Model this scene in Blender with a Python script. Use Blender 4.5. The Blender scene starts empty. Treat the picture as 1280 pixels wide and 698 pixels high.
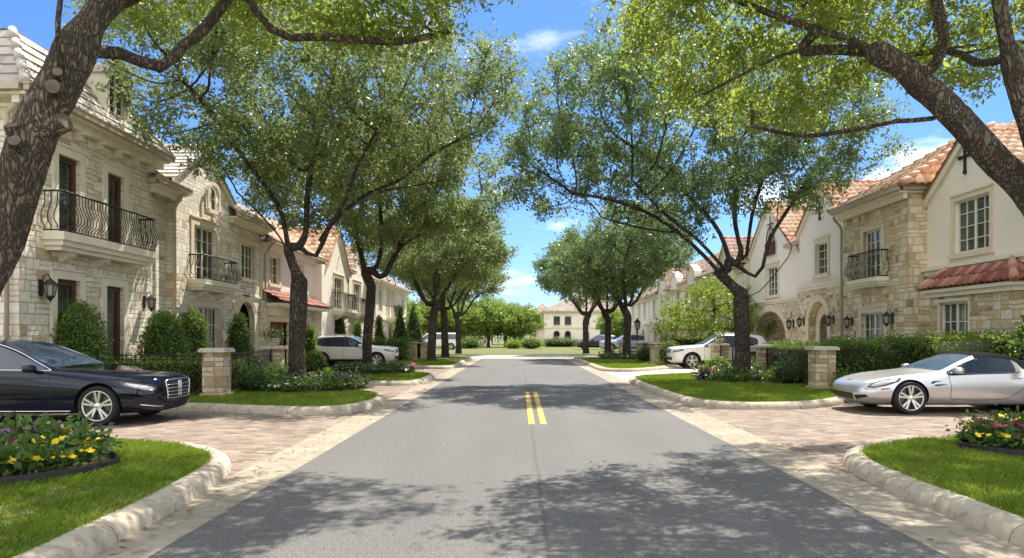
import bpy, bmesh, math, random
import numpy as np
from mathutils import Vector, Matrix, noise
from mathutils.bvhtree import BVHTree

S = bpy.context.scene
COL = S.collection
R = math.radians
# ------------------------------------------------------------------ camera
cd = bpy.data.cameras.new('camera')
cam = bpy.data.objects.new('camera', cd)
COL.objects.link(cam)
cam.location = (0, 0, 1.55)
cam.rotation_euler = (R(90), 0, 0)
cd.sensor_width = 36
cd.lens = 900 / 1280 * 36
cd.shift_x = -10 / 1280
cd.shift_y = 71 / 1280
cd.clip_end = 2000
S.camera = cam
# ------------------------------------------------------------------ sky, sun, exposure
SUN_EL, SUN_AZ = R(60), (0.47, 0.883)          # horizontal direction towards the sun
w = bpy.data.worlds.new('World')
S.world = w
w.use_nodes = True
nt = w.node_tree
bg = nt.nodes['Background']
bg.inputs[1].default_value = 0.115
sky = nt.nodes.new('ShaderNodeTexSky')
sky.sky_type = 'NISHITA'
sky.sun_disc = False
sky.sun_elevation = SUN_EL
sky.sun_rotation = math.atan2(SUN_AZ[0], SUN_AZ[1])
sky.air_density = 1.0
sky.dust_density = 0.15
sky.ozone_density = 2.2
# clouds, mixed by direction on a plane high above
tc = nt.nodes.new('ShaderNodeTexCoord')
sep = nt.nodes.new('ShaderNodeSeparateXYZ')
nt.links.new(tc.outputs['Generated'], sep.inputs[0])
ad = nt.nodes.new('ShaderNodeMath'); ad.operation = 'ADD'; ad.inputs[1].default_value = 0.12
nt.links.new(sep.outputs[2], ad.inputs[0])
dx = nt.nodes.new('ShaderNodeMath'); dx.operation = 'DIVIDE'
dy = nt.nodes.new('ShaderNodeMath'); dy.operation = 'DIVIDE'
nt.links.new(sep.outputs[0], dx.inputs[0]); nt.links.new(ad.outputs[0], dx.inputs[1])
nt.links.new(sep.outputs[1], dy.inputs[0]); nt.links.new(ad.outputs[0], dy.inputs[1])
cmb = nt.nodes.new('ShaderNodeCombineXYZ')
nt.links.new(dx.outputs[0], cmb.inputs[0]); nt.links.new(dy.outputs[0], cmb.inputs[1])
cmb.inputs[2].default_value = 3.7
nz = nt.nodes.new('ShaderNodeTexNoise')
nz.inputs['Scale'].default_value = 0.9
nz.inputs['Detail'].default_value = 7
nz.inputs['Roughness'].default_value = 0.6
nt.links.new(cmb.outputs[0], nz.inputs['Vector'])
cr = nt.nodes.new('ShaderNodeValToRGB')
cr.color_ramp.elements[0].position = 0.55; cr.color_ramp.elements[0].color = (0, 0, 0, 1)
cr.color_ramp.elements[1].position = 0.72; cr.color_ramp.elements[1].color = (1, 1, 1, 1)
nt.links.new(nz.outputs['Fac'], cr.inputs[0])
mxw = nt.nodes.new('ShaderNodeMix'); mxw.data_type = 'RGBA'
fd = nt.nodes.new('ShaderNodeMapRange'); fd.inputs[1].default_value = 0.0; fd.inputs[2].default_value = 0.16
fd.inputs[3].default_value = 0.25; fd.inputs[4].default_value = 1.0
nt.links.new(sep.outputs[2], fd.inputs[0])
ml = nt.nodes.new('ShaderNodeMath'); ml.operation = 'MULTIPLY'
nt.links.new(cr.outputs[0], ml.inputs[0]); nt.links.new(fd.outputs[0], ml.inputs[1])
# unseen bright clouds, added behind the viewer and overhead as fill light
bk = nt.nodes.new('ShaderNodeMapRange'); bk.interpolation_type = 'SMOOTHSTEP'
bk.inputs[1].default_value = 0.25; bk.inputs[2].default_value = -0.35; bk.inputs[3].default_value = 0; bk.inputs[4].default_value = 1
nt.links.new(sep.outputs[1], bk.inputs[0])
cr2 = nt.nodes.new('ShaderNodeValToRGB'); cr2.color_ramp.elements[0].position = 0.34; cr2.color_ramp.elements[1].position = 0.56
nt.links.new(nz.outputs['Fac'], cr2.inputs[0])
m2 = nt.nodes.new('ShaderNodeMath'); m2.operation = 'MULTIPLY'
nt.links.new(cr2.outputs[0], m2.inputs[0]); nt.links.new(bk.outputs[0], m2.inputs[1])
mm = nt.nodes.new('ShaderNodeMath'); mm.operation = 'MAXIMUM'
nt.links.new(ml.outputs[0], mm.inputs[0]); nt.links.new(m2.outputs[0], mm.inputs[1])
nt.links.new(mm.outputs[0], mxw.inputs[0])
hs = nt.nodes.new('ShaderNodeHueSaturation'); hs.inputs['Saturation'].default_value = 1.12
nt.links.new(sky.outputs[0], hs.inputs['Color'])
# a deeper blue towards the horizon ahead
hz = nt.nodes.new('ShaderNodeMapRange'); hz.inputs[1].default_value = 0.0; hz.inputs[2].default_value = 0.5
nt.links.new(sep.outputs[2], hz.inputs[0])
tn = nt.nodes.new('ShaderNodeMix'); tn.data_type = 'RGBA'
nt.links.new(hz.outputs[0], tn.inputs[0]); tn.inputs[6].default_value = (.44, .59, .84, 1); tn.inputs[7].default_value = (.58, .69, .9, 1)
tm = nt.nodes.new('ShaderNodeMix'); tm.data_type = 'RGBA'; tm.blend_type = 'MULTIPLY'; tm.inputs[0].default_value = 1
nt.links.new(hs.outputs[0], tm.inputs[6]); nt.links.new(tn.outputs[2], tm.inputs[7])
nt.links.new(tm.outputs[2], mxw.inputs[6])
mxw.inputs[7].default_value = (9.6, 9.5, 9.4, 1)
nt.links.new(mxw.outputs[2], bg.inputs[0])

sl = bpy.data.lights.new('sun', 'SUN')
sl.energy = 5.0
sl.angle = R(0.5)
sl.color = (1.0, 0.93, 0.82)
sun = bpy.data.objects.new('sun', sl)
COL.objects.link(sun)
sd = Vector((SUN_AZ[0] * math.cos(SUN_EL), SUN_AZ[1] * math.cos(SUN_EL), math.sin(SUN_EL)))
sun.rotation_euler = sd.to_track_quat('Z', 'Y').to_euler()
S.view_settings.view_transform = 'Standard'
S.view_settings.look = 'None'
S.view_settings.gamma = 1
S.view_settings.use_curve_mapping = False
S.view_settings.exposure = 0.98
S.cycles.max_bounces = 6
S.cycles.diffuse_bounces = 3
S.cycles.glossy_bounces = 3
S.cycles.transmission_bounces = 4
S.cycles.transparent_max_bounces = 6

rnd = random.Random(11)
# ------------------------------------------------------------------ helpers
WORLD = {}                      # world location of every thing's root

def P(px, py, Y):
    """a world point Y metres down the road, from the photograph's measure"""
    return Vector(((px - 650) * Y / 900, Y, 1.55 + (420 - py) * Y / 900))

def tag(o, label=None, cat=None, group=None, kind=None):
    if label: o['label'] = label
    if cat: o['category'] = cat
    if group: o['group'] = group
    if kind: o['kind'] = kind
    return o

def empty(name, loc=(0, 0, 0)):
    o = bpy.data.objects.new(name, None)
    COL.objects.link(o)
    o.empty_display_size = 0.2
    o.location = loc
    WORLD[o.name] = Vector(loc)
    return o

def link(name, me, parent=None, loc=None):
    o = bpy.data.objects.new(name, me)
    COL.objects.link(o)
    if parent is not None:
        o.parent = parent
        WORLD[o.name] = WORLD.get(parent.name, Vector((0, 0, 0)))
    else:
        if loc is not None: o.location = loc
        WORLD[o.name] = Vector(loc) if loc is not None else Vector((0, 0, 0))
    return o

def np_mesh(name, v, f, mat, uv=None, smooth=False):
    """v (N,3), f (M,k) numpy arrays; uv one pair per corner"""
    me = bpy.data.meshes.new(name)
    n, (m, k) = len(v), f.shape
    me.vertices.add(n); me.vertices.foreach_set('co', np.asarray(v, np.float32).ravel())
    me.loops.add(m * k); me.loops.foreach_set('vertex_index', f.astype(np.int32).ravel())
    me.polygons.add(m)
    me.polygons.foreach_set('loop_start', np.arange(0, m * k, k, dtype=np.int32))
    me.polygons.foreach_set('loop_total', np.full(m, k, np.int32))
    if smooth: me.polygons.foreach_set('use_smooth', np.ones(m, bool))
    if uv is not None:
        l = me.uv_layers.new(name='UVMap')
        l.data.foreach_set('uv', np.asarray(uv, np.float32).ravel())
    me.update(calc_edges=True)
    me.materials.append(mat)
    return me

class MB:
    """collects shapes and links them as one mesh object"""
    def __init__(s): s.v = []; s.f = []; s.m = []; s.sm = []; s.mi = 0; s.smooth = False
    def add(s, vs, fs):
        b = len(s.v)
        s.v += [tuple(x) for x in vs]
        for f in fs:
            s.f.append([b + i for i in f]); s.m.append(s.mi); s.sm.append(s.smooth)
    def quad(s, *p): s.add(p, [range(len(p))])
    def box(s, x0, x1, y0, y1, z0, z1, F=None):
        vs = [(x, y, z) for x in (x0, x1) for y in (y0, y1) for z in (z0, z1)]
        if F: vs = [F(*p) for p in vs]
        s.add(vs, [(0, 1, 3, 2), (4, 6, 7, 5), (0, 4, 5, 1), (2, 3, 7, 6), (0, 2, 6, 4), (1, 5, 7, 3)])
    def tube(s, pts, r, n=6, cap=True):
        pts = [Vector(p) for p in pts]
        if not hasattr(r, '__len__'): r = [r] * len(pts)
        T = (pts[1] - pts[0]).normalized()
        A = T.orthogonal().normalized()
        vs = []
        for i, p in enumerate(pts):
            t = (pts[min(i + 1, len(pts) - 1)] - pts[max(i - 1, 0)]).normalized()
            A = (A - t * A.dot(t))
            A = A.normalized() if A.length > 1e-6 else t.orthogonal().normalized()
            B = t.cross(A)
            vs += [p + (A * math.cos(2 * math.pi * k / n) + B * math.sin(2 * math.pi * k / n)) * r[i] for k in range(n)]
        fs = [(i * n + k, i * n + (k + 1) % n, (i + 1) * n + (k + 1) % n, (i + 1) * n + k) for i in range(len(pts) - 1) for k in range(n)]
        if cap: fs += [tuple(range(n))[::-1], tuple((len(pts) - 1) * n + k for k in range(n))]
        s.add(vs, fs)
    def lathe(s, prof, c, axis='z', n=24):
        """prof: (radius, height) pairs"""
        vs = []
        for r, h in prof:
            for k in range(n):
                a = 2 * math.pi * k / n
                p = (r * math.cos(a), r * math.sin(a), h) if axis == 'z' else (r * math.cos(a), h, r * math.sin(a))
                vs.append((c[0] + p[0], c[1] + p[1], c[2] + p[2]))
        s.add(vs, [(i * n + k, i * n + (k + 1) % n, (i + 1) * n + (k + 1) % n, (i + 1) * n + k) for i in range(len(prof) - 1) for k in range(n)])
    def prism(s, poly, z0, z1):
        n = len(poly)
        s.add([(x, y, z0) for x, y in poly] + [(x, y, z1) for x, y in poly],
              [tuple(range(n, 2 * n)), tuple(range(n))[::-1]] + [(i, (i + 1) % n, n + (i + 1) % n, n + i) for i in range(n)])
    def build(s, name, mats, parent=None, world=True, loc=None, sharp=None):
        """world=True: the vertices are world coordinates"""
        if not isinstance(mats, (list, tuple)): mats = [mats]
        off = Vector((0, 0, 0))
        if world: off = WORLD.get(parent.name, off) if parent is not None else (Vector(loc) if loc is not None else off)
        me = bpy.data.meshes.new(name)
        me.from_pydata([(x - off[0], y - off[1], z - off[2]) for x, y, z in s.v], [], s.f)
        for m in mats: me.materials.append(m)
        me.polygons.foreach_set('material_index', s.m)
        me.polygons.foreach_set('use_smooth', s.sm)
        me.update()
        bm = bmesh.new(); bm.from_mesh(me)
        bmesh.ops.recalc_face_normals(bm, faces=bm.faces)
        bm.to_mesh(me); bm.free()
        if sharp: me.set_sharp_from_angle(angle=R(sharp))
        return link(name, me, parent, loc)

def struct(o): o['kind'] = 'structure'; return o

def copy_tree(o, parent=None):
    c = o.copy(); COL.objects.link(c)
    if parent is not None: c.parent = parent
    for ch in list(o.children): copy_tree(ch, c)
    return c

def in_poly(x, y, poly):
    x = np.asarray(x); y = np.asarray(y); c = np.zeros(len(x), bool)
    j = len(poly) - 1
    for i in range(len(poly)):
        xi, yi = poly[i]; xj, yj = poly[j]
        if yi != yj:
            c ^= ((yi > y) != (yj > y)) & (x < (xj - xi) * (y - yi) / (yj - yi) + xi)
        j = i
    return c

def smooth_line(pts, k=6):
    """Catmull-Rom through pts"""
    out = []
    for i in range(len(pts) - 1):
        p0, p1, p2, p3 = (Vector(pts[max(i - 1, 0)]), Vector(pts[i]), Vector(pts[i + 1]), Vector(pts[min(i + 2, len(pts) - 1)]))
        for j in range(k):
            t = j / k
            out.append(0.5 * ((2 * p1) + (p2 - p0) * t + (2 * p0 - 5 * p1 + 4 * p2 - p3) * t * t + (3 * p1 - p0 - 3 * p2 + p3) * t ** 3))
    out.append(Vector(pts[-1]))
    return out

# ------------------------------------------------------------------ materials
class M:
    def __init__(s, name, base=(.5, .5, .5), rough=.7, metal=0, spec=.4):
        s.m = bpy.data.materials.new(name); s.m.use_nodes = True
        s.nt = s.m.node_tree
        s.b = s.nt.nodes['Principled BSDF']
        s.out = s.nt.nodes['Material Output']
        s.b.inputs['Base Color'].default_value = (*base, 1)
        s.b.inputs['Roughness'].default_value = rough
        s.b.inputs['Metallic'].default_value = metal
        s.b.inputs['Specular IOR Level'].default_value = spec
    def n(s, t, **kw):
        x = s.nt.nodes.new(t)
        for k, v in kw.items(): setattr(x, k, v)
        return x
    def l(s, a, b): s.nt.links.new(a, b)
    def put(s, sock, v):
        if hasattr(v, 'links'): s.l(v, sock)
        else: sock.default_value = v
    def math(s, op, a, b=None, c=None):
        x = s.n('ShaderNodeMath', operation=op)
        for i, v in enumerate((a, b, c)):
            if v is not None: s.put(x.inputs[i], v)
        return x.outputs[0]
    def coord(s, which='Object'): return s.n('ShaderNodeTexCoord').outputs[which]
    def noise(s, vec, scale, detail=4, rough=.55, dist=0):
        x = s.n('ShaderNodeTexNoise')
        x.inputs['Scale'].default_value = scale; x.inputs['Detail'].default_value = detail
        x.inputs['Roughness'].default_value = rough; x.inputs['Distortion'].default_value = dist
        s.l(vec, x.inputs['Vector']); return x.outputs['Fac']
    def ramp(s, fac, stops, interp='LINEAR'):
        x = s.n('ShaderNodeValToRGB'); e = x.color_ramp.elements
        x.color_ramp.interpolation = interp
        while len(e) < len(stops): e.new(0.5)
        for i, (p, c) in enumerate(stops):
            e[i].position = p; e[i].color = (*c, 1) if hasattr(c, '__len__') else (c, c, c, 1)
        s.l(fac, x.inputs[0]); return x.outputs[0]
    def mix(s, fac, a, b, blend='MIX'):
        x = s.n('ShaderNodeMix', data_type='RGBA', blend_type=blend)
        s.put(x.inputs[0], fac)
        s.put(x.inputs[6], (*a, 1) if isinstance(a, tuple) and len(a) == 3 else a)
        s.put(x.inputs[7], (*b, 1) if isinstance(b, tuple) and len(b) == 3 else b)
        return x.outputs[2]
    def mapping(s, vec, scale=(1, 1, 1), rot=(0, 0, 0), loc=(0, 0, 0)):
        x = s.n('ShaderNodeMapping')
        x.inputs['Scale'].default_value = scale; x.inputs['Rotation'].default_value = rot; x.inputs['Location'].default_value = loc
        s.l(vec, x.inputs[0]); return x.outputs[0]
    def sepxyz(s, vec):
        x = s.n('ShaderNodeSeparateXYZ'); s.l(vec, x.inputs[0]); return x.outputs
    def comb(s, a, b, c=0.0):
        x = s.n('ShaderNodeCombineXYZ')
        for i, v in enumerate((a, b, c)): s.put(x.inputs[i], v)
        return x.outputs[0]
    def white(s, vec, dims='3D'):
        x = s.n('ShaderNodeTexWhiteNoise', noise_dimensions=dims)
        s.l(vec, x.inputs['W' if dims == '1D' else 'Vector']); return x.outputs
    def color(s, c): s.put(s.b.inputs['Base Color'], c); return s
    def bump(s, h, strength=.5, dist=.02):
        x = s.n('ShaderNodeBump'); x.inputs['Strength'].default_value = strength; x.inputs['Distance'].default_value = dist
        s.l(h, x.inputs['Height']); s.l(x.outputs[0], s.b.inputs['Normal']); return s

def noisy(name, c0, c1, scale=6, rough=.8, bump=.3, bscale=40, dist=.01, detail=5, spec=.3, lo=.3, hi=.7):
    a = M(name, c0, rough, spec=spec)
    v = a.coord()
    a.color(a.ramp(a.noise(v, scale, detail), [(lo, c0), (hi, c1)]))
    if bump: a.bump(a.noise(v, bscale, 6, .65), bump, dist)
    return a.m

def ashlar(name, cols, H=.28, wmin=.42, wmax=.75, mortar=(.42, .38, .3), mw=.012, bump=.8, wob=.02, ps=.45, pv=.7):
    """coursed rubble stone: every course cut into blocks of uneven size, some split again"""
    a = M(name, cols[0][1], .85, spec=.25)
    co = a.coord()
    x, y, z = a.sepxyz(co)[0:3]
    n1 = a.noise(co, 5, 3); n2 = a.noise(a.mapping(co, loc=(7, 3, 5)), 5, 3)
    u = a.math('ADD', a.math('ADD', x, y), a.math('MULTIPLY', a.math('SUBTRACT', n1, .5), wob * 3))
    v = a.math('ADD', z, a.math('MULTIPLY', a.math('SUBTRACT', n2, .5), wob * 3))
    vr = a.math('DIVIDE', v, H)
    row = a.math('FLOOR', vr); fv = a.math('FRACT', vr)
    rr = a.white(a.math('ADD', row, .37), '1D')[0]
    W = a.math('MULTIPLY_ADD', rr, wmax - wmin, wmin)
    uu = a.math('ADD', a.math('DIVIDE', u, W), a.math('MULTIPLY', rr, 13.7))
    col = a.math('FLOOR', uu); fu = a.math('FRACT', uu)
    r2 = a.white(a.comb(row, col, 1.3))[0]
    sh = a.math('LESS_THAN', r2, ps); sv = a.math('GREATER_THAN', r2, pv)
    hf = a.math('ADD', sh, 1); wf = a.math('ADD', sv, 1)
    fv2 = a.math('MULTIPLY', fv, hf); fu2 = a.math('MULTIPLY', fu, wf)
    sr = a.math('FLOOR', fv2); sc = a.math('FLOOR', fu2)
    fv2 = a.math('FRACT', fv2); fu2 = a.math('FRACT', fu2)
    dxx = a.math('MULTIPLY', a.math('MINIMUM', fu2, a.math('SUBTRACT', 1, fu2)), a.math('DIVIDE', W, wf))
    dyy = a.math('MULTIPLY', a.math('MINIMUM', fv2, a.math('SUBTRACT', 1, fv2)), a.math('DIVIDE', H, hf))
    d = a.math('MINIMUM', dxx, dyy)
    idv = a.comb(a.math('MULTIPLY_ADD', row, 2, sr), a.math('MULTIPLY_ADD', col, 2, sc), 4.1)
    rc = a.white(idv)
    stone = a.ramp(rc[0], cols, 'CONSTANT')
    grain = a.noise(co, 9, 6, .7)
    stone = a.mix(.75, stone, a.ramp(grain, [(.25, .5), (.5, .95), (.75, 1.15)]), 'MULTIPLY')
    streak = a.noise(a.mapping(co, scale=(1, 1, .25)), 1.2, 4)
    stone = a.mix(a.ramp(streak, [(.52, 0.), (.75, .35)]), stone, a.mix(1., stone, (.62, .58, .5), 'MULTIPLY'))
    mask = a.n('ShaderNodeMapRange', interpolation_type='SMOOTHSTEP')
    a.l(d, mask.inputs[0]); mask.inputs[1].default_value = mw * .5; mask.inputs[2].default_value = mw * 1.6
    a.color(a.mix(mask.outputs[0], mortar, stone))
    hgt = a.math('ADD', a.math('MULTIPLY', mask.outputs[0], a.math('MULTIPLY_ADD', rc[0], .5, .7)), a.math('MULTIPLY', grain, .55))
    a.bump(hgt, bump, .03)
    return a.m

def tiles(name, cols, rough=.75, dirt=(.3, .25, .2), spec=.3):
    a = M(name, cols[0][1], rough, spec=spec)
    uv = a.n('ShaderNodeUVMap').outputs[0]
    x, y, z = a.sepxyz(uv)[0:3]
    idv = a.comb(a.math('FLOOR', x), a.math('FLOOR', y), 2.2)
    c = a.ramp(a.white(idv)[0], cols, 'LINEAR')
    g = a.noise(a.coord(), 14, 5, .65)
    c = a.mix(.6, c, a.ramp(g, [(.3, .62), (.6, 1.05)]), 'MULTIPLY')
    big = a.noise(a.coord(), .8, 5)
    c = a.mix(a.ramp(big, [(.55, 0.), (.75, .4)]), c, dirt)
    a.color(c); a.bump(g, .25, .01)
    return a.m

def leafmat(name, cols, trans=(.35, .5, .06), tfac=.35, rough=.42, spec=.35):
    a = M(name, cols[0][1], rough, spec=spec)
    uv = a.n('ShaderNodeUVMap').outputs[0]
    x, y, z = a.sepxyz(uv)[0:3]
    c = a.ramp(x, cols)
    c2 = a.mix(a.math('MULTIPLY', y, .55), c, a.mix(1., c, (.55, .62, .5), 'MULTIPLY'))
    a.color(c2)
    tr = a.n('ShaderNodeBsdfTranslucent')
    a.put(tr.inputs[0], a.mix(.6, c2, trans))
    ms = a.n('ShaderNodeMixShader'); ms.inputs[0].default_value = tfac
    a.l(a.b.outputs[0], ms.inputs[1]); a.l(tr.outputs[0], ms.inputs[2])
    a.l(ms.outputs[0], a.out.inputs[0])
    return a.m

MT = {}
MT['lime'] = ashlar('limestone_ashlar', [(0, (.76, .69, .55)), (.22, (.82, .76, .64)), (.42, (.72, .63, .48)), (.56, (.86, .81, .71)), (.78, (.80, .72, .58)), (.935, (.58, .43, .27)), (.965, (.76, .70, .60))], H=.24, wmin=.30, wmax=.58, mortar=(.56, .46, .32), mw=.009)
MT['lime2'] = ashlar('pale_limestone', [(0, (.78, .71, .58)), (.3, (.84, .78, .67)), (.5, (.74, .65, .50)), (.7, (.88, .83, .73)), (.93, (.60, .46, .30))], H=.24, wmin=.34, wmax=.66, mortar=(.54, .47, .37), mw=.009)
MT['rubble'] = ashlar('buff_rubble_stone', [(0, (.64, .52, .33)), (.2, (.76, .66, .47)), (.38, (.50, .37, .21)), (.48, (.80, .71, .54)), (.66, (.62, .49, .30)), (.8, (.72, .62, .44)), (.92, (.38, .27, .16)), (.96, (.70, .48, .20))], H=.23, wmin=.24, wmax=.46, mortar=(.54, .45, .31), wob=.03)
MT['pillar'] = ashlar('pillar_stone', [(0, (.50, .38, .23)), (.3, (.60, .49, .33)), (.5, (.56, .36, .13)), (.65, (.62, .53, .38)), (.85, (.40, .29, .17))], H=.24, wmin=.26, wmax=.42, mortar=(.36, .3, .22), mw=.01)
MT['stucco'] = noisy('cream_stucco', (.80, .73, .60), (.85, .78, .67), 1.2, .9, .25, 120, .006)
MT['stucco2'] = noisy('tan_stucco', (.66, .55, .42), (.72, .61, .48), 1.2, .9, .25, 120, .006)
MT['stucco3'] = noisy('warm_white_stucco', (.78, .71, .60), (.84, .78, .68), 1.2, .9, .25, 120, .006)
MT['cast'] = noisy('cast_stone', (.66, .56, .41), (.74, .65, .50), 3, .85, .2, 80, .005)
MT['cast2'] = noisy('pale_trim', (.74, .67, .53), (.80, .74, .62), 3, .8, .15, 80, .004)
MT['gutter'] = noisy('gutter_metal', (.46, .38, .28), (.52, .44, .34), 3, .5, .1, 40, .003)
MT['iron'] = noisy('black_iron', (.018, .016, .015), (.03, .028, .026), 20, .45, .1, 80, .002)
MT['wood'] = noisy('dark_brown_wood', (.075, .032, .018), (.12, .055, .03), 8, .5, .2, 60, .003)
MT['garage'] = noisy('red_brown_boards', (.13, .045, .028), (.18, .065, .04), 6, .55, .2, 60, .003)
MT['white_frame'] = noisy('cream_painted_frame', (.72, .68, .58), (.78, .74, .66), 6, .5, .1, 60, .002)
MT['red_tile'] = tiles('terracotta_tile', [(0, (.48, .25, .14)), (.3, (.64, .39, .24)), (.55, (.72, .50, .34)), (.8, (.80, .62, .46)), (1, (.40, .19, .10))], dirt=(.44, .34, .26))
MT['deep_tile'] = tiles('deep_red_tile', [(0, (.26, .085, .06)), (.4, (.34, .12, .085)), (.7, (.50, .27, .19)), (1, (.21, .07, .05))], dirt=(.22, .1, .08))
MT['brown_tile'] = tiles('brown_tile', [(0, (.42, .27, .2)), (.4, (.56, .40, .31)), (.7, (.66, .52, .43)), (1, (.34, .22, .16))], dirt=(.32, .25, .2))
MT['tan_tile'] = tiles('tan_tile', [(0, (.36, .29, .23)), (.4, (.48, .40, .33)), (.7, (.56, .48, .40)), (1, (.30, .24, .19))])
MT['slate'] = tiles('pale_slate', [(0, (.40, .36, .32)), (.4, (.52, .48, .43)), (.7, (.60, .56, .51)), (1, (.34, .30, .27))], dirt=(.34, .3, .26))
MT['ridge'] = noisy('ridge_tile', (.46, .22, .14), (.6, .36, .26), 4, .75, .2, 40, .005)
MT['ridge_slate'] = noisy('ridge_slate', (.42, .38, .34), (.52, .48, .43), 4, .75, .2, 40, .005)

def glassmat(name, base, slat, slatw=0.055, rough=.06):
    a = M(name, base, rough, spec=.9)
    co = a.coord(); z = a.sepxyz(co)[2]
    f = a.math('FRACT', a.math('DIVIDE', z, slatw))
    st = a.math('GREATER_THAN', f, .35)
    big = a.noise(co, 1.4, 3)
    sh = a.math('MULTIPLY', st, a.ramp(big, [(.42, .25), (.6, 1.)]))
    a.color(a.mix(sh, base, slat))
    return a.m
MT['blind'] = glassmat('window_glass_over_blinds', (.012, .02, .018), (.085, .11, .09))
MT['pane'] = M('window_glass', (.012, .018, .022), .05, spec=.9).m
MT['lamp_glass'] = M('lantern_glass', (.35, .33, .28), .2, spec=.6).m

def bark(name, c0, c1, scale=1.0):
    a = M(name, c0, .95, spec=.15)
    co = a.coord()
    vo = a.n('ShaderNodeTexVoronoi', feature='DISTANCE_TO_EDGE')
    vo.inputs['Scale'].default_value = 16 * scale
    mp = a.mapping(co, scale=(1, 1, .32))
    wob = a.n('ShaderNodeMix', data_type='RGBA'); 
    nn = a.n('ShaderNodeTexNoise'); nn.inputs['Scale'].default_value = 5 * scale; nn.inputs['Detail'].default_value = 4
    a.l(mp, nn.inputs['Vector'])
    wob.inputs[0].default_value = .25; a.l(mp, wob.inputs[6]); a.l(nn.outputs['Color'], wob.inputs[7])
    a.l(wob.outputs[2], vo.inputs['Vector'])
    e = vo.outputs['Distance']
    g = a.noise(co, 34 * scale, 6, .7)
    plate = a.ramp(e, [(.0, 0.), (.08, .3), (.34, 1.)])
    big = a.noise(co, 2.5, 4)
    c = a.mix(a.ramp(big, [(.35, 0.), (.7, 1.)]), c0, c1)
    c = a.mix(.8, c, a.ramp(g, [(.3, .55), (.65, 1.25)]), 'MULTIPLY')
    a.color(a.mix(plate, tuple(x * .3 for x in c0), c))
    a.bump(a.math('ADD', plate, a.math('MULTIPLY', g, .6)), 1.0, .035)
    return a.m
MT['bark'] = bark('oak_bark', (.11, .09, .072), (.23, .195, .16), 1.3)
MT['bark_fine'] = bark('near_oak_bark', (.20, .16, .125), (.42, .345, .275), 1.5)
MT['cut'] = noisy('cut_wood', (.20, .155, .11), (.10, .08, .06), 14, .9, .5, 50, .01)
G = lambda *c: c
MT['oak'] = leafmat('oak_leaves', [(0, (.075, .11, .03)), (.45, (.145, .19, .062)), (.8, (.23, .275, .11)), (1, (.36, .39, .20))], (.38, .48, .15), .46)
MT['oak_blue'] = leafmat('grey_green_oak_leaves', [(0, (.058, .10, .042)), (.5, (.115, .17, .075)), (.85, (.19, .245, .125)), (1, (.32, .36, .22))], (.38, .52, .16), .44)
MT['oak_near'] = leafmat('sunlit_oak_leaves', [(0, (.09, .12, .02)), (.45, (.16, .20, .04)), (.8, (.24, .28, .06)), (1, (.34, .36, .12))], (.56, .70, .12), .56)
MT['lime_leaf'] = leafmat('bright_green_leaves', [(0, (.11, .18, .02)), (.5, (.17, .26, .04)), (1, (.25, .33, .07))], (.45, .55, .05), .4)
MT['box'] = leafmat('clipped_shrub_leaves', [(0, (.055, .11, .022)), (.5, (.12, .205, .042)), (.85, (.20, .30, .065)), (1, (.30, .40, .11))], (.34, .5, .08), .34)
MT['hedge'] = leafmat('hedge_leaves', [(0, (.04, .09, .016)), (.5, (.085, .165, .03)), (.85, (.14, .24, .045)), (1, (.22, .31, .07))], (.3, .44, .05), .32)
MT['hedge_light'] = leafmat('light_hedge_leaves', [(0, (.09, .16, .02)), (.5, (.17, .27, .04)), (1, (.28, .37, .08))], (.4, .52, .06), .35)
MT['far_leaf'] = leafmat('distant_leaves', [(0, (.10, .16, .03)), (.5, (.18, .27, .05)), (1, (.27, .36, .09))], (.45, .58, .09), .42)
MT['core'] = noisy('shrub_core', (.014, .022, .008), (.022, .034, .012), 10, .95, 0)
MT['grass'] = leafmat('grass_blades', [(0, (.09, .155, .013)), (.5, (.15, .24, .022)), (.85, (.22, .31, .035)), (1, (.33, .33, .11))], (.4, .52, .05), .36, .5, .25)
MT['lawn'] = noisy('lawn_soil', (.13, .115, .05), (.11, .15, .03), 5, .95, .4, 70, .02)
MT['mulch'] = noisy('dark_mulch', (.055, .036, .024), (.11, .075, .05), 22, .95, .8, 45, .03)
MT['edging'] = noisy('black_edging', (.016, .015, .015), (.03, .028, .028), 14, .6, .2, 40, .004)
MT['plant_leaf'] = leafmat('bedding_leaves', [(0, (.035, .085, .02)), (.5, (.07, .14, .03)), (1, (.13, .21, .05))], (.22, .36, .05), .25)
MT['plant_dark'] = leafmat('dark_bedding_leaves', [(0, (.035, .03, .04)), (.5, (.06, .05, .06)), (1, (.07, .1, .05))], (.1, .1, .08), .15)
for nme, c in dict(yellow=(.85, .62, .03), white=(.78, .80, .74), pink=(.72, .10, .28), magenta=(.48, .04, .26), red=(.55, .03, .03), purple=(.22, .07, .42), rose=(.74, .38, .42), maroon=(.2, .03, .05)).items():
    MT['p_' + nme] = M(nme + '_petals', c, .6, spec=.2).m

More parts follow.
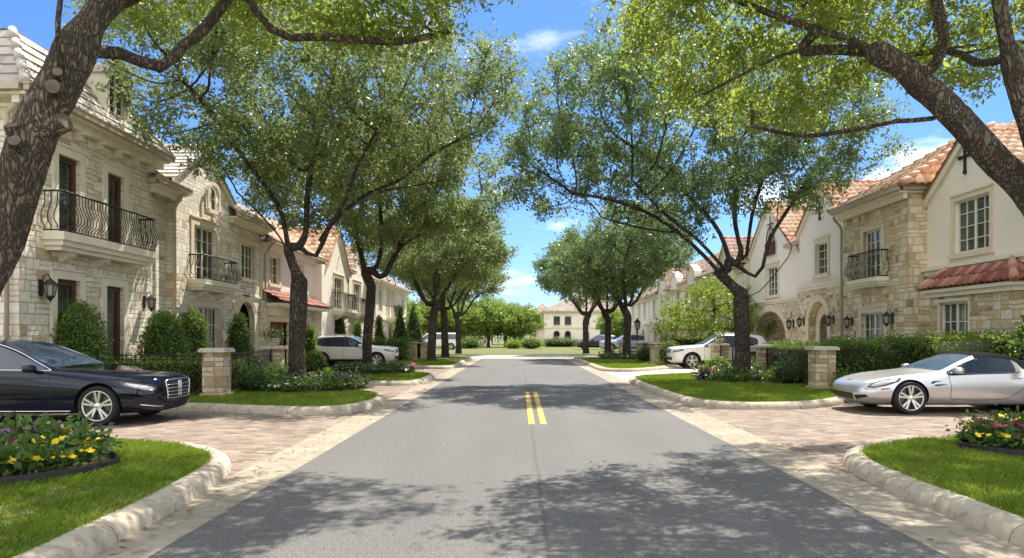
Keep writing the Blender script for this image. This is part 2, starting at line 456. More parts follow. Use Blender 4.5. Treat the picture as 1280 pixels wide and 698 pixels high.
def asphalt():
    a = M('asphalt', (.13, .128, .125), .82, spec=.3)
    co = a.coord()
    g = a.noise(co, 85, 3, .85); g2 = a.noise(co, 24, 4, .75); big = a.noise(a.mapping(co, scale=(1.4, .25, 1)), .9, 5)
    c = a.ramp(g, [(.34, (.04, .04, .04)), (.5, (.108, .106, .103)), (.64, (.27, .262, .25))])
    c = a.mix(.7, c, a.ramp(g2, [(.35, .7), (.65, 1.2)]), 'MULTIPLY')
    c = a.mix(.8, c, a.ramp(big, [(.3, .86), (.7, 1.1)]), 'MULTIPLY')
    # the paving joint down the middle and tyre-worn bands
    x = a.sepxyz(co)[0]
    jx = a.math('ABSOLUTE', a.math('ADD', a.math('SUBTRACT', x, .2), a.math('MULTIPLY', a.math('SUBTRACT', a.noise(co, .7, 4), .5), .09)))
    j = a.ramp(jx, [(.0, 1.), (.013, .8), (.03, 0.)])
    c = a.mix(a.math('MULTIPLY', j, .42), c, (.05, .05, .05))
    cr = a.n('ShaderNodeTexVoronoi', feature='DISTANCE_TO_EDGE'); cr.inputs['Scale'].default_value = .38
    wv = a.n('ShaderNodeTexNoise'); wv.inputs['Scale'].default_value = 1.4; wv.inputs['Detail'].default_value = 6; a.l(co, wv.inputs['Vector'])
    mv = a.n('ShaderNodeMix', data_type='RGBA'); mv.inputs[0].default_value = .4; a.l(co, mv.inputs[6]); a.l(wv.outputs['Color'], mv.inputs[7])
    a.l(mv.outputs[2], cr.inputs['Vector'])
    c = a.mix(a.math('MULTIPLY', a.ramp(cr.outputs['Distance'], [(0., 1.), (.0035, .0)]), a.ramp(big, [(.5, 0.), (.62, .45)])), c, (.04, .04, .04))
    a.color(c)
    a.bump(a.math('ADD', g, a.math('MULTIPLY', g2, .5)), .55, .008)
    return a.m
MT['asphalt'] = asphalt()

def concrete(name, c0, c1, joint=0.0, stain=True):
    a = M(name, c0, .88, spec=.25)
    co = a.coord()
    big = a.noise(co, 1.6, 6, .6); g = a.noise(co, 85, 4, .7); md = a.noise(co, 9, 5, .65)
    c = a.ramp(big, [(.3, c0), (.7, c1)])
    c = a.mix(.55, c, a.ramp(g, [(.3, .75), (.65, 1.1)]), 'MULTIPLY')
    if stain: c = a.mix(a.ramp(md, [(.5, 0.), (.66, .6)]), c, (c0[0] * .5, c0[1] * .44, c0[2] * .38))
    if joint:
        y = a.sepxyz(co)[1]
        f = a.math('FRACT', a.math('DIVIDE', y, joint))
        jm = a.math('LESS_THAN', f, .012 / joint * 1.2)
        c = a.mix(a.math('MULTIPLY', jm, .75), c, (.06, .055, .05))
    a.color(c); a.bump(g, .3, .006)
    return a.m
MT['kerb'] = concrete('kerb_concrete', (.38, .33, .25), (.50, .445, .355))
MT['gut'] = concrete('gutter_concrete', (.26, .225, .17), (.38, .33, .26), 2.4)
MT['crossing'] = concrete('pale_concrete', (.52, .48, .40), (.6, .56, .48))
MT['cap'] = concrete('capstone', (.50, .45, .36), (.60, .55, .46))

def pavers():
    a = M('brick_pavers', (.35, .24, .19), .85, spec=.25)
    co = a.coord()
    def lay(rot):
        b = a.n('ShaderNodeTexBrick'); b.offset = .5
        b.inputs['Color1'].default_value = (0, 0, 0, 1); b.inputs['Color2'].default_value = (1, 1, 1, 1); b.inputs['Mortar'].default_value = (.5, .5, .5, 1)
        b.inputs['Scale'].default_value = 1; b.inputs['Mortar Size'].default_value = .006; b.inputs['Mortar Smooth'].default_value = .3
        b.inputs['Brick Width'].default_value = .22; b.inputs['Row Height'].default_value = .11
        a.l(a.mapping(co, rot=(0, 0, rot)), b.inputs['Vector']); return b
    b = lay(R(0))
    c = a.ramp(b.outputs['Color'], [(0, (.15, .112, .09)), (.3, (.24, .185, .145)), (.6, (.29, .235, .19)), (.8, (.20, .15, .12)), (1, (.36, .305, .25))])
    g = a.noise(co, 40, 5, .7); big = a.noise(co, .7, 5)
    c = a.mix(.6, c, a.ramp(g, [(.3, .7), (.65, 1.12)]), 'MULTIPLY')
    c = a.mix(.7, c, a.ramp(big, [(.3, .8), (.7, 1.15)]), 'MULTIPLY')
    c = a.mix(b.outputs['Fac'], c, (.16, .125, .10))
    a.color(c)
    a.bump(a.math('SUBTRACT', a.math('MULTIPLY', g, .4), b.outputs['Fac']), .7, .012)
    return a.m
MT['paver'] = pavers()
def paint():
    a = M('worn_yellow_paint', (.62, .40, .05), .7, spec=.3)
    co = a.coord(); g = a.noise(co, 55, 5, .75)
    a.color(a.mix(a.ramp(g, [(.47, 0.), (.62, .8)]), (.66, .42, .06), (.2, .17, .12)))
    a.bump(g, .4, .006); return a.m
MT['paint'] = paint()
MT['ground'] = noisy('far_ground', (.09, .12, .03), (.13, .15, .05), .3, .95, .2, 20, .02)
# ------------------------------------------------------------------ ground, road, kerbs, lawns
def sheet(name, x0, x1, y0, y1, z, mat, nx=1, ny=1):
    mb = MB(); mb.quad((x0, y0, z), (x1, y0, z), (x1, y1, z), (x0, y1, z))
    return struct(mb.build(name, mat))
sheet('ground', -600, 600, -300, 900, -0.03, MT['ground'])
sheet('road', -2.6, 3.0, -40, 49.5, 0, MT['asphalt'])
sheet('gutter', -3.2, -2.6, -40, 49.5, 0.002, MT['gut'])
sheet('gutter', 3.0, 3.66, -40, 49.5, 0.002, MT['gut'])
sheet('cross_street', -70, 70, 49.5, 57, 0.0, MT['crossing'])
sheet('driveway', -22, -3.2, -40, 49.5, 0.0, MT['paver'])
sheet('driveway', 3.66, 22, -40, 22, 0.0, MT['paver'])
sheet('driveway', 3.66, 22, 22, 49.5, 0.0, MT['crossing'])
mb = MB()
for x0 in (.15, .36):
    mb.quad((x0, 12.6, .004), (x0 + .11, 12.6, .004), (x0 + .11, 19.9, .004), (x0, 19.9, .004))
struct(mb.build('road_marking', MT['paint']))

def offset(poly, d):
    """moves a counter-clockwise outline inwards by d"""
    n = len(poly); out = []
    for i in range(n):
        a, b, c = Vector(poly[i - 1]), Vector(poly[i]), Vector(poly[(i + 1) % n])
        t1 = (b - a).normalized(); t2 = (c - b).normalized()
        nn = Vector((-(t1.y + t2.y), t1.x + t2.x))
        nn = nn.normalized() if nn.length > 1e-6 else Vector((-t1.y, t1.x))
        k = max(.5, nn.dot(Vector((-t1.y, t1.x))))
        out.append(tuple(b + nn * (d / k)))
    return out

def island(front, back, flip=False):
    """front: points of the kerbed edge; back: the remaining corners. Outline is made counter-clockwise."""
    line = [tuple(p)[:2] for p in smooth_line([(x, y, 0) for x, y in front], 7)]
    poly = line + back
    area = sum(poly[i - 1][0] * poly[i][1] - poly[i][0] * poly[i - 1][1] for i in range(len(poly)))
    sgn = 1 if area > 0 else -1
    if sgn < 0: poly = poly[::-1]
    inner = offset(poly, .21)
    # the lawn, a low slab whose top undulates a little
    mb = MB(); mb.prism(inner, -.02, .115)
    struct(mb.build('lawn', MT['lawn']))
    # the kerb: separate cast lengths with narrow open joints
    prof = [(0, -.02), (.015, .05), (.05, .105), (.11, .138), (.17, .15), (.23, .146), (.262, .12), (.268, -.02)]
    L = [Vector(p) for p in line]
    acc = [0]
    for i in range(1, len(L)): acc.append(acc[-1] + (L[i] - L[i - 1]).length)
    def at(s):
        s = max(0, min(acc[-1], s))
        i = max(j for j in range(len(acc)) if acc[j] <= s); i = min(i, len(L) - 2)
        t = (s - acc[i]) / (acc[i + 1] - acc[i] + 1e-9)
        p = L[i].lerp(L[i + 1], t)
        k = lambda j: (L[min(j + 1, len(L) - 1)] - L[max(j - 1, 0)]).normalized()
        d = k(i).lerp(k(i + 1), t).normalized()
        return p, Vector((-d.y, d.x)) * sgn
    mb = MB(); mb.smooth = True
    s0 = 0
    while s0 < acc[-1] - .05:
        s1 = min(acc[-1], s0 + 1.9)
        m = max(2, int((s1 - s0) / .18))
        vs = []; np_ = len(prof)
        for j in range(m + 1):
            p, nn = at(s0 + .008 + (s1 - s0 - .016) * j / m)
            for d, z in prof:
                wz = .006 * noise.noise(Vector((p.x * 1.5, p.y * 1.5, z)))
                wd = .008 * noise.noise(Vector((p.x * 2, p.y * 2, z + 9)))
                q = p + nn * (d + wd); vs.append((q.x, q.y, z + (wz if z > 0 else 0)))
        fs = [(j * np_ + k, j * np_ + k + 1, (j + 1) * np_ + k + 1, (j + 1) * np_ + k) for j in range(m) for k in range(np_ - 1)]
        fs += [tuple(range(np_)), tuple(m * np_ + k for k in range(np_))[::-1]]
        mb.add(vs, fs); s0 = s1
    struct(mb.build('kerb', MT['kerb'], sharp=50))
    return inner

L0 = island([(-3.0, -6), (-3.0, 0), (-3.0, 5), (-3.08, 6.8), (-3.25, 8.0), (-3.6, 8.9), (-4.3, 9.6)], [(-6, 10.3), (-8, 11.1), (-13, 11.9), (-13, -6)])
Rt0 = island([(3.66, -6), (3.66, 0), (3.66, 5), (3.68, 7.4), (3.8, 8.4), (4.15, 9.2), (4.9, 9.85)], [(6.2, 10.5), (7.8, 11.1), (13, 11.9), (13, -6)])
L1 = island([(-12, 15.7), (-9, 15.3), (-6.9, 14.9), (-5.0, 14.25), (-4.0, 14.1), (-3.4, 14.6), (-3.12, 15.6), (-3.12, 16.9), (-3.5, 18.1), (-4.6, 19.5)], [(-6.2, 20.9), (-7.4, 21.9), (-10.6, 22.6), (-22, 22.6), (-22, 15.7)])
L2 = island([(-7.6, 23.4), (-5.6, 22.5), (-4.2, 22.25), (-3.4, 22.5), (-3.1, 23.5), (-3.1, 26.5), (-3.5, 28), (-4.4, 29.3)], [(-7.5, 31.2), (-10.6, 31.6), (-22, 31.6), (-22, 23.9), (-10.6, 23.9)])
L3 = island([(-6.0, 35.3), (-5, 34.2), (-3.9, 33.6), (-3.25, 34), (-3.1, 35), (-3.1, 41), (-3.4, 42.3), (-4.3, 43.2)], [(-10.6, 44), (-22, 44), (-22, 39.2), (-6.1, 39.2)])
L4 = island([(-6, 45.4), (-4.6, 44.7), (-3.6, 44.6), (-3.1, 45.2), (-3.0, 46.5), (-3.2, 47.8), (-4.2, 49)], [(-6, 49.3), (-40, 49.3), (-40, 45.6)])
R1 = island([(7.4, 16.4), (6.6, 15.6), (5.6, 15.1), (4.6, 15.1), (3.95, 15.6), (3.66, 16.8), (3.6, 18.5), (3.55, 21.5), (3.6, 23.5), (3.75, 24.8), (4.3, 26)], [(7.2, 28.2), (11.4, 28.6), (22, 28.6), (22, 17.2), (11.8, 15.2), (10.4, 15.9), (8.6, 16.9)])
R2 = island([(6.9, 33.4), (5.4, 31.4), (4.4, 30.8), (3.75, 31.2), (3.55, 32.5), (3.5, 36), (3.5, 43), (3.7, 44.6), (4.5, 45.6)], [(11, 46), (22, 46), (22, 38.3), (7.0, 38.3), (6.9, 36)])
R3 = island([(6, 48), (4.6, 47.6), (3.8, 47.9), (3.6, 48.6), (4.2, 49.3)], [(40, 49.3), (40, 48)])
struct(sheet('lawn', -70, 70, 57, 112, 0.02, MT['lawn']))

# ------------------------------------------------------------------ houses
class House:
    def __init__(s, name, label, side, A, u, group=None):
        s.side, s.A = side, A
        s.root = tag(empty(name, s.F(u, 0.1, 0)), label, 'house', group)
        s.trim = MB(); s.gut = MB()
        s.label = label
    def F(s, u, v, n): return (s.side * (s.A - n), u, v)
    def box(s, mb, u0, u1, v0, v1, n0, n1): mb.box(u0, u1, v0, v1, n0, n1, F=s.F)
    def wall(s, mat, u0, u1, v0, v1, ops=(), n=0, back=-7, gable=None, sides=(1, 1), depth=.17, name='wall', curve=0):
        """front wall with real openings (u0,u1,v0,v1,arch) and reveals, side walls to `back`, optional gable (up, vp)"""
        F = s.F; mb = MB()
        us = sorted({u0, u1, *[o[0] for o in ops], *[o[1] for o in ops]}); vs = sorted({v0, v1, *[min(max(o[2], v0), v1) for o in ops], *[min(max(o[3], v0), v1) for o in ops]})
        for a, b in zip(us, us[1:]):
            for c, d in zip(vs, vs[1:]):
                mu, mv = (a + b) / 2, (c + d) / 2
                if any(o[0] < mu < o[1] and o[2] < mv < o[3] for o in ops): continue
                mb.quad(F(a, c, n), F(b, c, n), F(b, d, n), F(a, d, n))
        for o in ops:
            a, b, c, d = o[:4]; arch = o[4] if len(o) > 4 else 0
            if arch:
                r = (b - a) / 2; rise = arch * r; sp = d - rise; K = 12
                pts = [(a + r - r * math.cos(math.pi * k / K), sp + rise * math.sin(math.pi * k / K)) for k in range(K + 1)]
                for k in range(K):
                    p, q = pts[k], pts[k + 1]; cu = a if k < K / 2 else b
                    mb.add([F(cu, d, n), F(*p, n), F(*q, n)], [(0, 1, 2)])
                    mb.quad(F(*p, n), F(*q, n), F(*q, n - depth), F(*p, n - depth))
                mb.quad(F(a, c, n), F(a, sp, n), F(a, sp, n - depth), F(a, c, n - depth))
                mb.quad(F(b, c, n), F(b, sp, n), F(b, sp, n - depth), F(b, c, n - depth))
            else:
                for p, q in (((a, c), (a, d)), ((a, d), (b, d)), ((b, d), (b, c)), ((b, c), (a, c))):
                    mb.quad(F(*p, n), F(*q, n), F(*q, n - depth), F(*p, n - depth))
        if gable:
            up, vp = gable
            if curve:
                K = 8; pl = [(u0 + (up - u0) * k / K, v1 + (vp - v1) * (k / K) ** curve) for k in range(K + 1)]
                pr = [(u1 + (up - u1) * k / K, v1 + (vp - v1) * (k / K) ** curve) for k in range(K)][::-1]
                pg = pl + pr
                for k in range(1, len(pg) - 1): mb.add([F(*pg[0], n), F(*pg[k], n), F(*pg[k + 1], n)], [(0, 1, 2)])
            else:
                mb.add([F(u0, v1, n), F(u1, v1, n), F(up, vp, n)], [(0, 1, 2)])
        for u, on in ((u0, sides[0]), (u1, sides[1])):
            if on: mb.quad(F(u, v0, n), F(u, v1, n), F(u, v1, back), F(u, v0, back))
        return mb.build(name, mat, s.root)
    def window(s, u0, u1, v0, v1, cols=2, rows=4, n=0, arch=0, frame='white_frame', glass='blind', surround='cast', sill=True, sw=.16, depth=.13, name='window', bars=True, mull=None, fw=.05):
        F = s.F; fr = MB(); d0, d1 = n - depth, n - depth + .05
        sp = v1 - arch * (u1 - u0) / 2
        top = lambda u: sp + arch * (u1 - u0) / 2 * math.sqrt(max(0, 1 - ((u - (u0 + u1) / 2) / ((u1 - u0) / 2)) ** 2)) if arch else v1
        s.box(fr, u0, u0 + fw, v0, sp, d0, d1); s.box(fr, u1 - fw, u1, v0, sp, d0, d1)
        s.box(fr, u0 + fw, u1 - fw, v0, v0 + fw * 1.2, d0, d1)
        if arch:
            K = 10; c = (u0 + u1) / 2; r = (u1 - u0) / 2
            for k in range(K):
                t0, t1 = math.pi * k / K, math.pi * (k + 1) / K
                q = lambda t, rr: (c - rr * math.cos(t), sp + arch * rr * math.sin(t))
                a, b, cc, dd = q(t0, r), q(t1, r), q(t1, r - fw), q(t0, r - fw)
                fr.quad(F(*a, d1), F(*b, d1), F(*cc, d1), F(*dd, d1)); fr.quad(F(*dd, d1), F(*cc, d1), F(*cc, d0), F(*dd, d0))
        else: s.box(fr, u0 + fw, u1 - fw, v1 - fw, v1, d0, d1)
        if bars:
            m = .022; e0, e1 = n - depth + .004, n - depth + .034
            mull = cols // 2 if mull is None and cols % 2 == 0 else mull
            for i in range(1, cols):
                c = u0 + (u1 - u0) * i / cols; h = m * 1.9 if i == mull else m / 2
                s.box(fr, c - h, c + h, v0 + fw, min(v1 - fw, top(c)), e0, e1)
            for j in range(1, rows):
                c = v0 + (v1 - v0) * j / rows
                if c < sp: s.box(fr, u0 + fw, u1 - fw, c - m / 2, c + m / 2, e0 + .002, e1 - .004)
        w = fr.build(name, MT[frame], s.root)
        g = MB(); K = 10
        if arch:
            pts = [(u0, v0), (u1, v0)] + [((u0 + u1) / 2 + (u1 - u0) / 2 * math.cos(math.pi * k / K), sp + arch * (u1 - u0) / 2 * math.sin(math.pi * k / K)) for k in range(K + 1)]
            g.quad(*[F(*p, d0 + .002) for p in pts])
        else: g.quad(F(u0, v0, d0 + .002), F(u1, v0, d0 + .002), F(u1, v1, d0 + .002), F(u0, v1, d0 + .002))
        g.build('pane', MT[glass], w)
        if surround:
            t = MB(); pr = .035
            s.box(t, u0 - sw, u0, v0, sp, n + .001, n + pr); s.box(t, u1, u1 + sw, v0, sp, n + .001, n + pr)
            if arch: s.arch_band(t, u0, u1, sp, arch, sw, n, pr)
            else:
                s.box(t, u0 - sw, u1 + sw, v1, v1 + sw, n + .001, n + pr)
                s.box(t, u0 - sw - .03, u1 + sw + .03, v1 + sw, v1 + sw + .05, n + .001, n + pr + .03)
            if sill: s.box(t, u0 - sw - .05, u1 + sw + .05, v0 - .13, v0, n + .001, n + .1)
            t.build('surround', MT[surround], w)
        return w
    def arch_band(s, t, u0, u1, sp, arch, sw, n, pr):
        F = s.F; K = 14; c = (u0 + u1) / 2; r = (u1 - u0) / 2
        q = lambda a, e: (c - (r + e) * math.cos(a), sp + (arch * r + e) * math.sin(a))
        for k in range(K):
            a0, a1 = math.pi * k / K + .008, math.pi * (k + 1) / K - .008
            A, B, C, D = q(a0, 0), q(a1, 0), q(a1, sw), q(a0, sw)
            v = [F(*p, n + .001) for p in (A, B, C, D)] + [F(*p, n + pr) for p in (A, B, C, D)]
            t.add(v, [(4, 5, 6, 7), (0, 1, 5, 4), (1, 2, 6, 5), (2, 3, 7, 6), (3, 0, 4, 7)])
    def door(s, u0, u1, v0, v1, n=0, mat='wood', arch=0, depth=.15, name='door', boards=0, sw=.18, surround='cast'):
        F = s.F; d = MB(); sp = v1 - arch * (u1 - u0) / 2; K = 10
        if arch:
            pts = [(u0, v0), (u1, v0)] + [((u0 + u1) / 2 + (u1 - u0) / 2 * math.cos(math.pi * k / K), sp + arch * (u1 - u0) / 2 * math.sin(math.pi * k / K)) for k in range(K + 1)]
            d.quad(*[F(*p, n - depth + .002) for p in pts])
        else: s.box(d, u0, u1, v0, v1, n - depth, n - depth + .02)
        if boards:
            for i in range(boards):
                h = (v1 - v0) / boards
                for j in range(4):
                    wd = (u1 - u0) / 4
                    s.box(d, u0 + j * wd + .04, u0 + (j + 1) * wd - .04, v0 + i * h + .04, v0 + (i + 1) * h - .04, n - depth + .02, n - depth + .045)
        else:
            c = (u0 + u1) / 2
            for a, b in ((u0 + .04, c - .015), (c + .015, u1 - .04)):
                s.box(d, a, b, v0 + .05, sp - .05, n - depth + .02, n - depth + .05)
        o = d.build(name, MT[mat], s.root)
        if not boards:
            h = MB(); h.box((u0 + u1) / 2 + .03, (u0 + u1) / 2 + .06, v0 + .85, v0 + 1.05, n - depth + .05, n - depth + .09, F=F); h.build('handle', MT['iron'], o)
        if surround:
            t = MB(); s.box(t, u0 - sw, u0, v0, sp, n + .001, n + .05); s.box(t, u1, u1 + sw, v0, sp, n + .001, n + .05)
            if arch: s.arch_band(t, u0, u1, sp, arch, sw, n, .05)
            else: s.box(t, u0 - sw, u1 + sw, v1, v1 + sw, n + .001, n + .05)
            t.build('surround', MT[surround], o)
        return o
    def balcony(s, u0, u1, v, n=0, out=.45, rail=.86, belly=.13, slab=.36, gap=.115, corbels=3, mat='cast2'):
        F = s.F; b = MB()
        s.box(b, u0, u1, v - slab * .45, v, n + .001, n + out)
        s.box(b, u0 + .05, u1 - .05, v - slab * .75, v - slab * .45, n + .001, n + out - .06)
        s.box(b, u0 + .11, u1 - .11, v - slab, v - slab * .75, n + .001, n + out - .13)
        o = b.build('balcony', MT[mat], s.root)
        for i in range(corbels):
            c = u0 + (u1 - u0) * (i + .5) / corbels; k = MB()
            pr = [(0, 0), (out * .6, 0), (out * .55, -.08), (out * .25, -.18), (.0, -.24)]
            vs = [F(c - .1, v - slab + y, n + .001 + x) for x, y in pr] + [F(c + .1, v - slab + y, n + .001 + x) for x, y in pr]
            k.add(vs, [tuple(range(5)), tuple(range(9, 4, -1))] + [(i2, (i2 + 1) % 5, 5 + (i2 + 1) % 5, 5 + i2) for i2 in range(5)])
            k.build('corbel', MT[mat], o)
        r = MB(); e = out - .07; r.smooth = True
        prof = [(0, .02), (.03, .1), (.85, .22), (1., .32), (.8, .46), (.3, .62), (.02, .78), (0, 1)]
        def bar(u, nn, du, dn):
            r.tube([F(u + du * belly * p, v + .05 + (rail - .07) * h, nn + dn * belly * p) for p, h in prof], .011, 4, False)
        m = max(4, int((u1 - u0 - .1) / gap))
        for i in range(m + 1): bar(u0 + .06 + (u1 - u0 - .12) * i / m, n + e, 0, 1)
        m2 = max(2, int(e / gap))
        for i in range(m2):
            bar(u0 + .06, n + .03 + e * i / m2, -1, 0); bar(u1 - .06, n + .03 + e * i / m2, 1, 0)
        for h, t in ((.04, .016), (rail, .024)):
            r.tube([F(u0 + .06, v + h, n), F(u0 + .06, v + h, n + e), F(u1 - .06, v + h, n + e), F(u1 - .06, v + h, n)], t, 6)
        r.build('railing', MT['iron'], o)
        return o
    def lantern(s, u, v, n=0, k=1.0):
        k *= .78; F = s.F; b = MB()
        s.box(b, u - .07 * k, u + .07 * k, v - .2 * k, v + .2 * k, n + .001, n + .03)
        b.tube([F(u, v + .1 * k, n + .03), F(u, v + .3 * k, n + .09), F(u, v + .34 * k, n + .2 * k), F(u, v + .22 * k, n + .25 * k)], .016 * k, 6)
        c = n + .25 * k
        def ring(prof):
            vs = []; N = 6
            for rr, h in prof: vs += [F(u + rr * k * math.cos(2 * math.pi * i / N), v + h * k, c + rr * k * math.sin(2 * math.pi * i / N)) for i in range(N)]
            b.add(vs, [(j * N + i, j * N + (i + 1) % N, (j + 1) * N + (i + 1) % N, (j + 1) * N + i) for j in range(len(prof) - 1) for i in range(N)])
        ring([(.0, .26), (.03, .22), (.16, .1), (.17, .07), (.02, .07)])
        ring([(.02, -.19), (.1, -.19), (.1, -.22), (.05, -.27), (.0, -.36)])
        for i in range(6):
            a = 2 * math.pi * i / 6
            b.tube([F(u + .145 * k * math.cos(a), v + .08 * k, c + .145 * k * math.sin(a)), F(u + .095 * k * math.cos(a), v - .2 * k, c + .095 * k * math.sin(a))], .012 * k, 4)
        o = b.build('lantern', MT['iron'], s.root)
        b = MB(); ring2 = [(.135, .07), (.088, -.19)]
        vs = []
        for rr, h in ring2: vs += [F(u + rr * k * math.cos(2 * math.pi * i / 6 + .01), v + h * k, c + rr * k * math.sin(2 * math.pi * i / 6 + .01)) for i in range(6)]
        b.add(vs, [(i, (i + 1) % 6, 6 + (i + 1) % 6, 6 + i) for i in range(6)])
        b.build('lamp_glass', MT['lamp_glass'], o)
    def roof(s, planes, style, ridges=(), ridge_mat='ridge', name='roof'):
        """planes: lists of world points, the first two are the lower edge"""
        mat, wdt, crs, amp, lip = style
        V, Fc, UV = [], [], []
        base = 0
        for pl in planes:
            p = [Vector(q) for q in pl]
            ux = (p[1] - p[0]).normalized(); c = sum(p, Vector()) / len(p)
            up = (c - p[0]); up = (up - ux * up.dot(ux)).normalized(); nn = ux.cross(up)
            if nn.z < 0: nn = -nn
            q = [((x - p[0]).dot(ux), (x - p[0]).dot(up)) for x in p]
            a0, a1 = min(x for x, y in q), max(x for x, y in q); b1 = max(y for x, y in q)
            k = 6 if amp else 1; nu = max(1, int(math.ceil((a1 - a0) / wdt))); nv = max(1, int(math.ceil(b1 / crs)))
            us = [a0 + wdt * i / k for i in range(nu * k + 1)]
            bm = bmesh.new(); uvl = bm.loops.layers.uv.new('UVMap')
            for j in range(nv):
                sh = (.5 * wdt if (j % 2 and not amp) else 0)
                jit = [rnd.uniform(-.25, .35) * lip for _ in range(nu + 2)]
                rows = []
                for vv, hh in ((j * crs, lip), ((j + 1) * crs + .015, 0)):
                    rows.append([bm.verts.new(p[0] + ux * u + up * vv + nn * (hh + (amp * abs(math.sin(math.pi * (i % k) / k)) if amp else 0) + (jit[i // k] if hh else 0))) for i, u in enumerate(us)])
                lowr = [bm.verts.new(v.co - nn * lip * 1.4) for v in rows[0]]
                for i in range(len(us) - 1):
                    for fv, vv in (((rows[0][i], rows[0][i + 1], rows[1][i + 1], rows[1][i]), (.1, .1, .9, .9)), ((lowr[i], lowr[i + 1], rows[0][i + 1], rows[0][i]), (.1, .1, .1, .1))):
                        f = bm.faces.new(fv); f.smooth = bool(amp)
                        for lp, t, ii in zip(f.loops, vv, (.02, .98, .98, .02)):
                            tu = (i + ii) / k
                            lp[uvl].uv = (min(max(tu, math.floor(i / k) + .01), math.floor(i / k) + .99) + (0 if amp else 0), j + t)
            m = len(q); ctr = (sum(x for x, y in q) / m, sum(y for x, y in q) / m)
            for i in range(m):
                e0, e1 = p[i], p[(i + 1) % m]; d = (e1 - e0).normalized(); pn = d.cross(nn)
                if pn.dot(c - e0) > 0: pn = -pn
                if i == 0: continue
                bmesh.ops.bisect_plane(bm, geom=bm.verts[:] + bm.edges[:] + bm.faces[:], plane_co=e0, plane_no=pn, clear_outer=True)
            f = bm.faces.new([bm.verts.new(x - nn * .03) for x in p])
            bm.verts.index_update()
            for v in bm.verts: V.append(v.co.copy())
            for f in bm.faces:
                Fc.append(([base + v.index for v in f.verts], f.smooth)); UV += [tuple(lp[uvl].uv) for lp in f.loops]
            base += len(bm.verts); bm.free()
        off = WORLD[s.root.name]
        me = bpy.data.meshes.new(name)
        me.from_pydata([tuple(v - off) for v in V], [], [f for f, _ in Fc])
        me.polygons.foreach_set('use_smooth', [x for _, x in Fc])
        l = me.uv_layers.new(name='UVMap'); l.data.foreach_set('uv', np.array(UV, np.float32).ravel())
        me.materials.append(MT[mat]); me.update()
        o = link(name, me, s.root)
        if ridges:
            for a, b in ridges:
                r = MB(); r.smooth = True
                a, b = Vector(a), Vector(b); n_ = max(1, int((b - a).length / .38))
                for i in range(n_):
                    q0, q1 = a.lerp(b, i / n_), a.lerp(b, (i + 1.08) / n_)
                    r.tube([q0 + Vector((0, 0, .02)), q1 + Vector((0, 0, .0))], [.11, .085], 8)
                r.build('ridge_cap', MT[ridge_mat], o)
        return o
    def main_roof(s, u0, u1, vE, depth, pitch, style, over=.35, hip=(1, 1), ridge_mat='ridge', back=True, n=0, gaps=()):
        """ridge along the street; hips or plain gable ends"""
        F = s.F; h = (depth / 2 + over) * math.tan(R(pitch)); mid = n - depth / 2; hi = depth / 2 + over
        a, b = u0 - over * (1 if hip[0] else .3), u1 + over * (1 if hip[1] else .3)
        ra, rb = (a + hi if hip[0] else a), (b - hi if hip[1] else b)
        if ra > rb: ra = rb = (a + b) / 2
        f, k = n + over, n - depth - over
        cuts = [a] + [x for g in sorted(gaps) for x in g] + [b]; pl = []; tn = math.tan(R(pitch)); runs = []
        for i, (p, q) in enumerate(zip(cuts, cuts[1:])):
            p2, q2 = (ra if p == a else p), (rb if q == b else q)
            if q - p < .05: continue
            if i % 2:
                pl.append([F(p, vE + (over + .5) * tn, n - .5), F(q, vE + (over + .5) * tn, n - .5), F(q2, vE + h, mid), F(p2, vE + h, mid)])
            else:
                pl.append([F(p, vE, f), F(q, vE, f), F(q2, vE + h, mid), F(p2, vE + h, mid)]); runs.append((p, q))
        if back: pl.append([F(b, vE, k), F(a, vE, k), F(ra, vE + h, mid), F(rb, vE + h, mid)])
        rd = [(F(ra, vE + h, mid), F(rb, vE + h, mid))] if rb - ra > .3 else []
        if hip[0]: pl.append([F(a, vE, k), F(a, vE, f), F(ra, vE + h, mid)]); rd.append((F(a, vE, f), F(ra, vE + h, mid)))
        if hip[1]: pl.append([F(b, vE, f), F(b, vE, k), F(rb, vE + h, mid)]); rd.append((F(b, vE, f), F(rb, vE + h, mid)))
        s.roof(pl, style, rd, ridge_mat)
        if not hip[0] or not hip[1]:
            g = MB()
            for u, on in ((u0, not hip[0]), (u1, not hip[1])):
                if on: g.add([F(u, vE, n), F(u, vE, n - depth), F(u, vE + h - over * math.tan(R(pitch)), mid)], [(0, 1, 2)])
            g.build('gable_wall', MT['stucco'], s.root)
        for p, q in runs: s.eave(p, q, vE, n + over, u_end=(hip[0] and p == a, hip[1] and q == b), depth=depth + 2 * over)
    def eave(s, a, b, v, n, u_end=(1, 1), depth=8, soffit=.34):
        """gutter and soffit moulding"""
        F = s.F; s.trim = MB(); s.gut = MB()
        s.box(s.gut, a - .04, b + .04, v - .13, v + .015, n - .03, n + .09)
        s.box(s.gut, a - .06, b + .06, v - .01, v + .025, n - .05, n + .11)
        s.box(s.trim, a + .02, b - .02, v - .2, v - .132, n - soffit, n - .035)
        s.box(s.trim, a + .06, b - .06, v - .36, v - .201, n - soffit, n - soffit * .55)
        for u, on, sg in ((a, u_end[0], -1), (b, u_end[1], 1)):
            if on:
                s.box(s.gut, u + (-.09 if sg < 0 else -.0), u + (.0 if sg < 0 else .09), v - .128, v + .01, n - depth, n - .1)
                s.box(s.trim, u + (.04 if sg < 0 else -.34), u + (.34 if sg < 0 else -.04), v - .198, v - .134, n - depth, n - soffit - .002)
        s._flush()
    def _flush(s):
        s.trim.build('eave_moulding', MT['cast2'], s.root); s.gut.build('gutter', MT['gutter'], s.root); s.trim = MB(); s.gut = MB()
